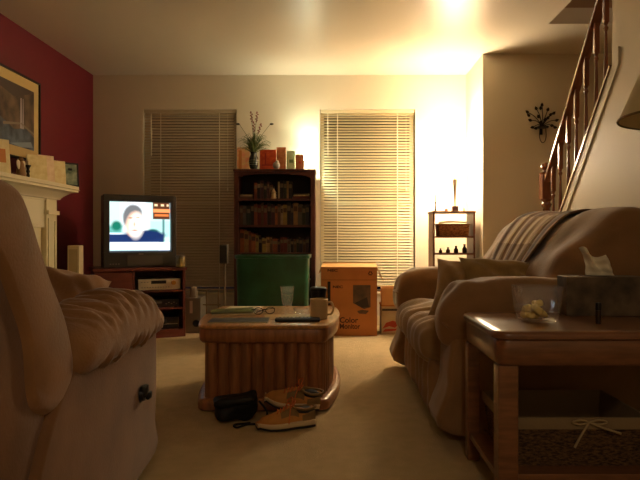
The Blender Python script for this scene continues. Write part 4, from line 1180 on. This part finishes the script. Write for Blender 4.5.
# the top shelf: stacks of flat books, uprights and small things
z = SHZ[0]
for k, (cn, hh_) in enumerate((('brown', .022), ('cream', .016))):
    book(inx0+.004, .125-.006*k, hh_, .17, z+[0, .0226][k], cn, '%s book lying flat in the pile at the left of the top shelf' % cn, 'books on the top shelf', flat=True)
x = inx0+.135
for i, (cn, wd, h) in enumerate((('rust', .028, .15), ('black', .03, .165), ('purple', .032, .17), ('dark green', .03, .14), ('purple', .025, .16), ('brown', .03, .13))):
    book(x, wd-.001, h, .16, z, cn, '%s upright book, %s from the left on the top shelf' % (cn, ORD[i]), 'books on the top shelf', .02); x += wd
x = inx1-.304
for i, (cn, wd, h) in enumerate((('cream', .018, .16), ('black', .036, .17), ('dark green', .028, .165), ('tan', .018, .165), ('black', .036, .16))):
    book(x, wd-.001, h, .16, z, cn, '%s upright book, %s of the row right of the shelf ornament' % (cn, ORD[i]), 'books on the top shelf', .02); x += wd
for k, (cn, hh_) in enumerate((('dark red', .024), ('cream', .010), ('grey', .012))):
    book(inx1-.165+.004*k, .155-.006*k, hh_, .17, z+[0, .0246, .0352][k], cn, '%s book lying flat in the pile at the right of the top shelf' % cn, 'books on the top shelf', flat=True)
r = thing('shelf_ornament', 'small pale layered ornament in the middle of the top shelf', 'ornament', (-.592, BY+.06, z+.0006))
m = MB(); m.lathe([(.026, 0), (.029, .008), (.024, .024), (.027, .032), (.022, .050), (.026, .058), (.014, .078), (.006, .095), (0, .1)], (0, 0, 0), 20); m.build('body', mat('ornament_cream', (190, 164, 120), .5), r, ang=50)

# ---------------- things on top of the bookcase
ZB = BZ+.0005
def bcard(label, px0, px1, py, y, col, col2, ang, art=None, lean=5):
    w = (px1-px0)/622*y; X = ((px0+px1)/2-337)/622*y; h = (168.5-py)/622*y
    return card(label, y, X, w, h, ang, col, col2, lean, art, True, z=ZB, group='greeting cards on the bookcase')
bcard('pink and yellow card left of the vase on the bookcase', 237, 249.5, 144.5, 5.93, (240, 150, 116), (240, 206, 140), 4, [(-.045, -.015, .02, .20, 1)])
bcard('large bright red card behind the figurine on the bookcase', 259.5, 276, 147, 5.92, (226, 96, 44), (200, 66, 28), -5, [(-.06, .05, .05, .062, 0), (-.03, -.018, .05, .17, 0)])
bcard('tall brown orange card right of the large red card', 276.5, 286, 145, 5.87, (186, 116, 66), (160, 88, 48), 3, [(-.03, .03, .03, .034, 0)])
bcard('white card with a green print on the bookcase', 286.5, 295, 149, 5.85, (214, 222, 176), (196, 208, 160), -3, [(-.015, .02, .07, .10, 2)])
bcard('small brown card at the right end of the row on the bookcase', 295.5, 304, 153, 5.82, (176, 104, 54), (150, 82, 40), 4, [(-.01, .01, .06, .08, 0)])
def vase():
    r = thing('flower_vase', 'dark ribbed vase of grass and dried flowers on the bookcase', 'vase', ((253.8-337)/622*5.82, 5.81, ZB))
    MB().lathe([(.028, 0), (.030, .004), (.040, .03), (.045, .07), (.040, .11), (.028, .135), (.026, .148), (.032, .162), (.028, .162), (.022, .148), (0, .14)], (0, 0, 0), 28).build('vase_body', mat('vase_dark', (38, 44, 36), .25, coat=.4), r)
    m = MB()
    for zz in (.045, .065, .085): 
        rr_ = .0455 if zz > .05 else .044
        m.tube([(rr_*math.cos(a)*(1 if zz < .08 else .985), rr_*math.sin(a)*(1 if zz < .08 else .985), zz) for a in [2*PI*k/28 for k in range(29)]], .0018, 6)
    m.build('ring_decor', mat('vase_ring', (126, 130, 110), .4), r, ang=90)
    random.seed(5)
    g = MB()
    for k in range(190):
        a = random.uniform(0, 2*PI); sp = random.uniform(.02, .17); h = random.uniform(.05, .21)*(1-.25*sp/.17)
        ex, ey = math.cos(a)*sp, math.sin(a)*sp*.45
        pts = smoothline([(ex*.03, ey*.03, .145), (ex*.35, ey*.35, .15+h*.7), (ex*.75, ey*.75, .155+h), (ex, ey, .15+h*.86)], 4)
        g.tube(pts, [.0027*(1-.8*i/(len(pts)-1)) for i in range(len(pts))], 4)
    g.build('foliage', mat('grass_green', (72, 92, 40), .6, rgb2=(110, 116, 60), vs=20), r, ang=120)
    fl = [((-.135, 0, .425), 'dark'), ((.155, .0, .425), 'dark'), ((-.02, -.01, .50), 'pink'), ((.03, 0, .50), 'pink'), ((.0, .01, .41), 'pink'), ((.06, -.01, .39), 'pink')]
    for (t, kk) in fl:
        s = MB(); t = Vector(t); pts = smoothline([(0, 0, .145), (t.x*.35, t.y, .15+(t.z-.15)*.5), tuple(t)], 6)
        s.tube(pts, .0022, 5); st_ = s.build('flower_stem', mat('stem_green', (90, 92, 50), .6), r, ang=100)
        h = MB(); d = (pts[-1]-pts[-4]).normalized()
        if kk == 'dark':
            dd = Vector((math.copysign(1, t.x), 0, .05))
            h.tube([t-dd*.005, t+dd*.006, t+dd*.02, t+dd*.034], [.004, .010, .009, .001], 8)
        else:
            for q in range(9):
                c_ = t+d*(-.05+q*.011)+Vector((.008*math.sin(q*2.3), .008*math.cos(q*2.3), 0)); h.sq(tuple(c_), (.008, .008, .007), .8, .8, 8, 6)
        h.build('flower_head', mat('bud_dark', (58, 54, 34), .7) if kk == 'dark' else mat('dried_pink', (136, 84, 74), .7), st_, ang=100)
vase()
r = thing('white_figurine', 'small grey white bird figurine in front of the red card', 'figurine', ((276.5-337)/622*5.79, 5.785, ZB))
m = MB(); m.sq((0, 0, .036), (.034, .024, .034), .9, .9, 20, 12); m.sq((.006, -.002, .068), (.017, .015, .017), 1, 1, 14, 10); m.build('body', mat('grey_porcelain', (150, 146, 138), .35), r, ang=90)
MB().lathe([(.005, 0), (.003, .008), (0, .013)], (0, 0, 0), 8, X=Matrix.Translation((.021, -.004, .068)) @ Matrix.Rotation(R(90), 4, 'Y')).build('beak', mat('beak', (120, 96, 60), .5), r)

def lamp_b():
    x, y, z = LAMP_B
    r = thing('small_table_lamp', 'small glowing white lamp at the right end of the bookcase top', 'lamp', (x, y, ZB))
    MB().lathe([(.035, 0), (.036, .006), (.008, .014), (.007, .09)], (0, 0, 0), 20).build('base', mat('lamp_white', (200, 200, 190), .4), r)
    zc = z-ZB
    MB().lathe([(.056, zc-.055), (.050, zc-.01), (.042, zc+.055), (.0405, zc+.055), (.0485, zc-.01), (.0545, zc-.055)], (0, 0, 0), 28, cap=False).build('lamp_shade', SHADE_B, r, ang=80)
    m = MB(); m.tube([(-.052, 0, zc-.03), (.052, 0, zc-.03)], .0015, 5); m.tube([(0, 0, .09), (0, 0, zc-.03)], .003, 6); m.build('shade_support', mat('lamp_white', (200, 200, 190), .4), r)
lamp_b()

# ================================================================== GREEN BIN, CARTONS
def green_bin():
    y = 4.95; k = y/622
    x0, x1 = (235-337)*k, (308.5-337)*k; z1 = .85-(255-238)*k
    r = thing('storage_bin', 'dark green plastic bin standing in front of the bookcase', 'bin', ((x0+x1)/2, y, 0))
    w = (x1-x0)/2; d = .38
    def rg(f, z, rc=.035, off=0):
        out = []
        for sx, sy, g in ((1, 1, 0), (-1, 1, 90), (-1, -1, 180), (1, -1, 270)):
            for q in range(6):
                t = R(g+18*q); out.append((sx*(w*f-rc)+(rc+off)*math.cos(t), d/2+sy*(d/2*f-rc)+(rc+off)*math.sin(t), z))
        return out
    m = MB(); m.loft([rg(.93, .002), rg(.99, z1-.01), rg(.975, z1-.01, off=-.0), rg(.91, .008)], cap=False); q = rg(.91, .006); m.add(q, [tuple(range(24))]); q = rg(.93, .002); m.add(q, [tuple(range(24))])
    m.build('body', M['green'], r, ang=60)
    m = MB(); m.loft([rg(.99, z1-.03, off=.002), rg(.99, z1-.028, off=.012), rg(.99, z1-.002, off=.012), rg(.99, z1, off=.008), rg(.975, z1)], cap=False); m.build('rim', M['green'], r, ang=40)
green_bin()

def big_box():
    k = 5.4/622
    x0, x1 = (321-337)*k, (377-337)*k; h = .85-(267-238)*k; d = .45
    W = x1-x0
    r = thing('cardboard_box', 'large cardboard monitor carton in front of the bright blind', 'box', (x0, 5.4, 0), R(-1.5))
    m = MB(); t = .005
    m.box(0, W, 0, t, .001, h); m.box(0, W, d-t, d, .001, h); m.box(0, t, t, d-t, .001, h); m.box(W-t, W, t, d-t, .001, h); m.box(t, W-t, t, d-t, .001, .006)
    m.build('walls', M['card'], r, smooth=False)
    hz = h+.0005
    m = MB(); m.box(.003, W-.003, .0, .006, 0, .20, X=Matrix.Translation((0, .004, hz)) @ Matrix.Rotation(R(-83), 4, 'X')); m.build('flap', M['card_in'], r, smooth=False)
    m = MB(); m.box(.003, W-.003, -.006, 0, 0, .20, X=Matrix.Translation((0, d-.004, hz)) @ Matrix.Rotation(R(80), 4, 'X')); m.build('flap', M['card_in'], r, smooth=False)
    m = MB(); m.box(-.005, 0, .02, d-.02, 0, .06, X=Matrix.Translation((-.003, 0, h-.002)) @ Matrix.Rotation(R(-158), 4, 'Y')); m.build('flap', M['card_in'], r, smooth=False)
    m = MB(); m.box(0, .005, .02, d-.02, 0, .13, X=Matrix.Translation((W+.004, 0, h-.002)) @ Matrix.Rotation(R(155), 4, 'Y')); m.build('flap', M['card_in'], r, smooth=False)
    fx = lambda px: (px-321)*k; fz = lambda py: .85-(py-238)*k
    e = -.0006
    P_ = MB()
    P_.box(fx(327.5), fx(330.5), -.0012, -.0002, fz(305), fz(281.5)); P_.build('handle_slot', M['dark'], r)
    m = MB(); m.box(.01, W-.01, -.0008, -.0001, fz(280.2), fz(279.6)); m.build('crease', mat('card_crease', (120, 70, 34), .8), r)
    m = MB(); m.prism([(fx(353), fz(285)), (fx(370.5), fz(285)), (fx(370.5), fz(307)), (fx(364), fz(309)), (fx(353), fz(303))], 'xz', -.0012, -.0002, 0)
    m.prism([(fx(354.5), fz(303)), (fx(367), fz(297)), (fx(369), fz(307)), (fx(362), fz(307.5))], 'xz', -.0018, -.0013, 1)
    m.prism([(fx(357), fz(311)), (fx(362), fz(309.5)), (fx(369), fz(310.5)), (fx(366), fz(314)), (fx(359), fz(313.5))], 'xz', -.0012, -.0002, 0)
    m.build('monitor_drawing', [M['ink_grey'], mat('print_dark', (56, 44, 40), .7)], r)
    fr = (R(90), 0, 0)
    lettering('NEC', 'brand_lettering', .030, (fx(332.5), -.0008, fz(271.5)), fr, M['ink'], r, bold=.0012, sx=1.5)
    lettering('NEC', 'brand_lettering', .030, (fx(337.8), -.0008, fz(288)), fr, M['ink'], r, bold=.0012, sx=1.5)
    lettering('Color', 'title_lettering', .066, (fx(339.5), -.0008, fz(322.5)), fr, M['ink'], r, bold=.0015, ax='LEFT')
    lettering('Monitor', 'title_lettering', .062, (fx(339.5), -.0008, fz(328.5)), fr, M['ink'], r, bold=.0015, ax='LEFT', sx=.86)
    m = MB(); c0 = Vector((fx(370.3), 0, fz(273.3))); R0 = .024
    for q in range(3):
        a = R(90+120*q); b = R(90+120*(q+1)); A = c0+Vector((math.cos(a), 0, math.sin(a)))*R0; Bp = c0+Vector((math.cos(b), 0, math.sin(b)))*R0
        dv = (Bp-A); n_v = Vector((-dv.z, 0, dv.x)).normalized(); s, e2 = A+dv*.12, A+dv*.62; tip = A+dv*.85; hw_ = .0042
        pts = [s+n_v*hw_, s-n_v*hw_, e2-n_v*hw_, e2-n_v*.009, tip, e2+n_v*.009, e2+n_v*hw_]
        m.prism([(p.x, p.z) for p in pts], 'xz', -.0012, -.0002)
    m.build('recycling_mark', M['ink'], r)
big_box()
def small_boxes():
    k = 5.5/622
    x0 = (381.5-337)*k
    r = thing('cardboard_box', 'white carton with red print beside the big cardboard carton', 'box', (x0, 5.5, 0))
    m = MB(); m.box(0, .20, 0, .25, .001, .245); m.build('walls', mat('white_carton', (186, 168, 138), .6, rgb2=(170, 150, 122), vs=8), r, smooth=False)
    m = MB(); m.box(.005, .195, -.001, -.0001, .205, .225, 1); m.prism([(.01, .05), (.07, .07), (.12, .055), (.16, .10), (.10, .12), (.04, .10)], 'xz', -.001, -.0001, 0); m.prism([(.01, .02), (.12, .03), (.15, .05), (.03, .045)], 'xz', -.001, -.0001, 0)
    m.build('red_print', [mat('carton_red', (170, 60, 44), .6), mat('carton_dark', (60, 48, 44), .6)], r)
    r = thing('cardboard_box', 'small open brown carton stacked on the white carton', 'box', (x0, 5.49, .2605), R(-2))
    m = MB(); W, D, H = .20, .24, .145; t = .004
    m.box(0, W, 0, t, 0, H); m.box(0, W, D-t, D, 0, H); m.box(0, t, t, D-t, 0, H); m.box(W-t, W, t, D-t, 0, H); m.box(t, W-t, t, D-t, 0, t); m.build('walls', M['card_in'], r, smooth=False)
    r = thing('tray', 'flat brown cardboard tray between the two small cartons', 'tray', (x0-.005, 5.49, .2455))
    MB().rbox(0, .21, 0, .25, 0, .0145, .002).build('tray', M['card'], r)
small_boxes()

# ================================================================== SMALL SHELF WITH LAMP
SX0, SX1, SY, SD, SZ = .846, 1.218, 5.48, .28, 1.088
def small_shelf():
    r = thing('small_shelf', 'narrow open backed wooden shelf in the bright corner', 'shelf', ((SX0+SX1)/2, SY, 0))
    w = (SX1-SX0)/2; t = .016
    MB().rbox(-w-.006, w+.006, -.006, SD+.004, SZ-.016, SZ, .003).build('top', M['shelf_wood'], r)
    for s in (1, -1): MB().box(min(s*w, s*(w-t)), max(s*w, s*(w-t)), 0, SD, .001, SZ-.0165).build('side_panel', M['shelf_wood'], r)
    for z in (.866, .716, .42, .12): MB().box(-w+t+.0005, w-t-.0005, .002, SD, z-.014, z).build('shelf_board', M['shelf_wood'], r)
small_shelf()
def shelf_basket():
    r = thing('shelf_basket', 'rectangular woven basket on the upper level of the small shelf', 'basket', ((SX0+SX1)/2+.006, SY+.13, .8665))
    w, d, h = .140, .095, .105
    def ring(f, z, wob, ph):
        out = []
        for (ax, ay, bx, by, n, nn) in ((-1, -1, 1, -1, 28, (0, -1)), (1, -1, 1, 1, 20, (1, 0)), (1, 1, -1, 1, 28, (0, 1)), (-1, 1, -1, -1, 20, (-1, 0))):
            for i in range(n):
                t = i/n; o = wob*math.sin(i*PI/2+ph+.7); out.append(((ax+(bx-ax)*t)*w*f+nn[0]*o, (ay+(by-ay)*t)*d*f+nn[1]*o, z))
        return out
    m = MB(); m.loft([ring(.93+.06*k/12, h*k/12, .003, PI*(k % 2)) for k in range(13)]+[ring(.93, h, 0, 0), ring(.88, .008, 0, 0)], cap=False); q = ring(.9, .004, 0, 0); m.add(q, [tuple(range(len(q)))])
    m.build('woven_body', M['wicker2'], r, ang=180)
    m = MB()
    for zz in (h,):
        m.tube(smoothline([(-w, -d, zz), (w, -d, zz), (w, d, zz), (-w, d, zz), (-w, -d, zz)], 1), .006, 8)
    m.build('rim', M['wicker2'], r, ang=90)
    random.seed(4)
    m = MB()
    for k in range(7):
        a = random.uniform(-.02, .02); m.tube(smoothline([(-w*.9, -.03+a, h+.008+.002*k), (-.02, -.035+a, h+.018+.002*k), (w*.9, -.03-a, h+.012+.0015*k)], 5), .0022, 5)
    o = m.build('straw_bundle', mat('straw', (206, 178, 110), .7), ang=100); o.location = r.location
    tag(o, 'thin bundle of pale straw lying across the woven basket', 'straw')
shelf_basket()
bt = [(440.5, .040, .016, (70, 40, 26)), (448, .050, .018, (84, 48, 28)), (456, .062, .020, (64, 34, 22)), (464.5, .078, .021, (54, 32, 22))]
nmz = ['shortest dark bottle at the left end of the small shelf', 'squat dark bottle second from the left on the small shelf', 'rounded dark bottle third from the left on the small shelf', 'tallest dark bottle at the right end of the small shelf']
for (px, h, rr, cc), lb in zip(bt, nmz):
    r = thing('small_bottle', lb, 'bottle', ((px-337)/622*5.58, 5.58, .7165), 0, 'small bottles on the shelf')
    MB().lathe([(rr*.8, 0), (rr, .004), (rr, h*.5), (rr*.45, h*.72), (rr*.4, h*.85)], (0, 0, 0), 16).build('bottle_body', mat('bottle%d' % px, cc, .3), r)
    MB().lathe([(rr*.55, h*.855), (rr*.55, h), (0, h+.002)], (0, 0, 0), 12).build('stopper', mat('stopper', (92, 60, 36), .5), r)
zt = SZ+.0005
def lamp_a():
    x, y, z = LAMP_A
    r = thing('lit_table_lamp', 'brightly lit table lamp with tapered stem on the small corner shelf', 'lamp', (x, y, zt))
    MB().rbox(-.027, .027, -.027, .027, 0, .050, .004).build('base', mat('lamp_base_dark', (56, 34, 30), .4), r)
    zc = z-zt
    MB().lathe([(.006, .0505), (.008, .10), (.014, .20), (.019, .27), (.0195, .29)], (0, 0, 0), 20).build('stem', mat('stem_grey', (90, 76, 62), .3, metal=.5), r)
    MB().lathe([(.004, .29), (.004, zc-.04), (.016, zc-.035)], (0, 0, 0), 14).build('socket', M['brass'], r)
    MB().lathe([(.135, zc-.11), (.085, zc+.12), (.083, zc+.12), (.133, zc-.11)], (0, 0, 0), 36, cap=False).build('lamp_shade', SHADE_A, r, ang=80)
    m = MB()
    for k in range(3): g = 2*PI*k/3+.4; m.tube([(0, 0, zc-.05), (.114*math.cos(g), .114*math.sin(g), zc-.02)], .0018, 5)
    m.build('shade_support', M['brass'], r)
lamp_a()
def small_items():
    y = 5.55; k = y/622
    r = thing('candlestick', 'thin dark candlestick at the left end of the small shelf top', 'candlestick', ((434.8-337)*k+.006, y, zt))
    MB().lathe([(.010, 0), (.010, .004), (.006, .02), (.0045, .06), (.007, .08), (.006, .085)], (0, 0, 0), 14).build('holder', M['iron'], r)
    MB().lathe([(.0042, .0855), (.0038, .145), (0, .149)], (0, 0, 0), 10).build('candle', mat('taper_candle', (120, 96, 76), .5), r)
    r = thing('pebble_dish', 'tiny brown dish left of the lamp on the small shelf', 'dish', ((446-337)*k, y-.02, zt))
    MB().lathe([(.010, 0), (.016, .008), (.015, .016), (.006, .024), (0, .025)], (0, 0, 0), 16).build('dish', mat('dish_brown', (140, 76, 50), .5), r)
    r = thing('perfume_bottle', 'tiny slim bottle right of the lamp on the small shelf', 'bottle', ((463.5-337)*k, y-.02, zt))
    MB().lathe([(.007, 0), (.007, .02), (.003, .03)], (0, 0, 0), 12).build('bottle_body', mat('slim_bottle', (140, 110, 80), .3), r)
    MB().lathe([(.003, .0302), (.0025, .052), (0, .053)], (0, 0, 0), 10).build('stopper', M['brass'], r)
small_items()
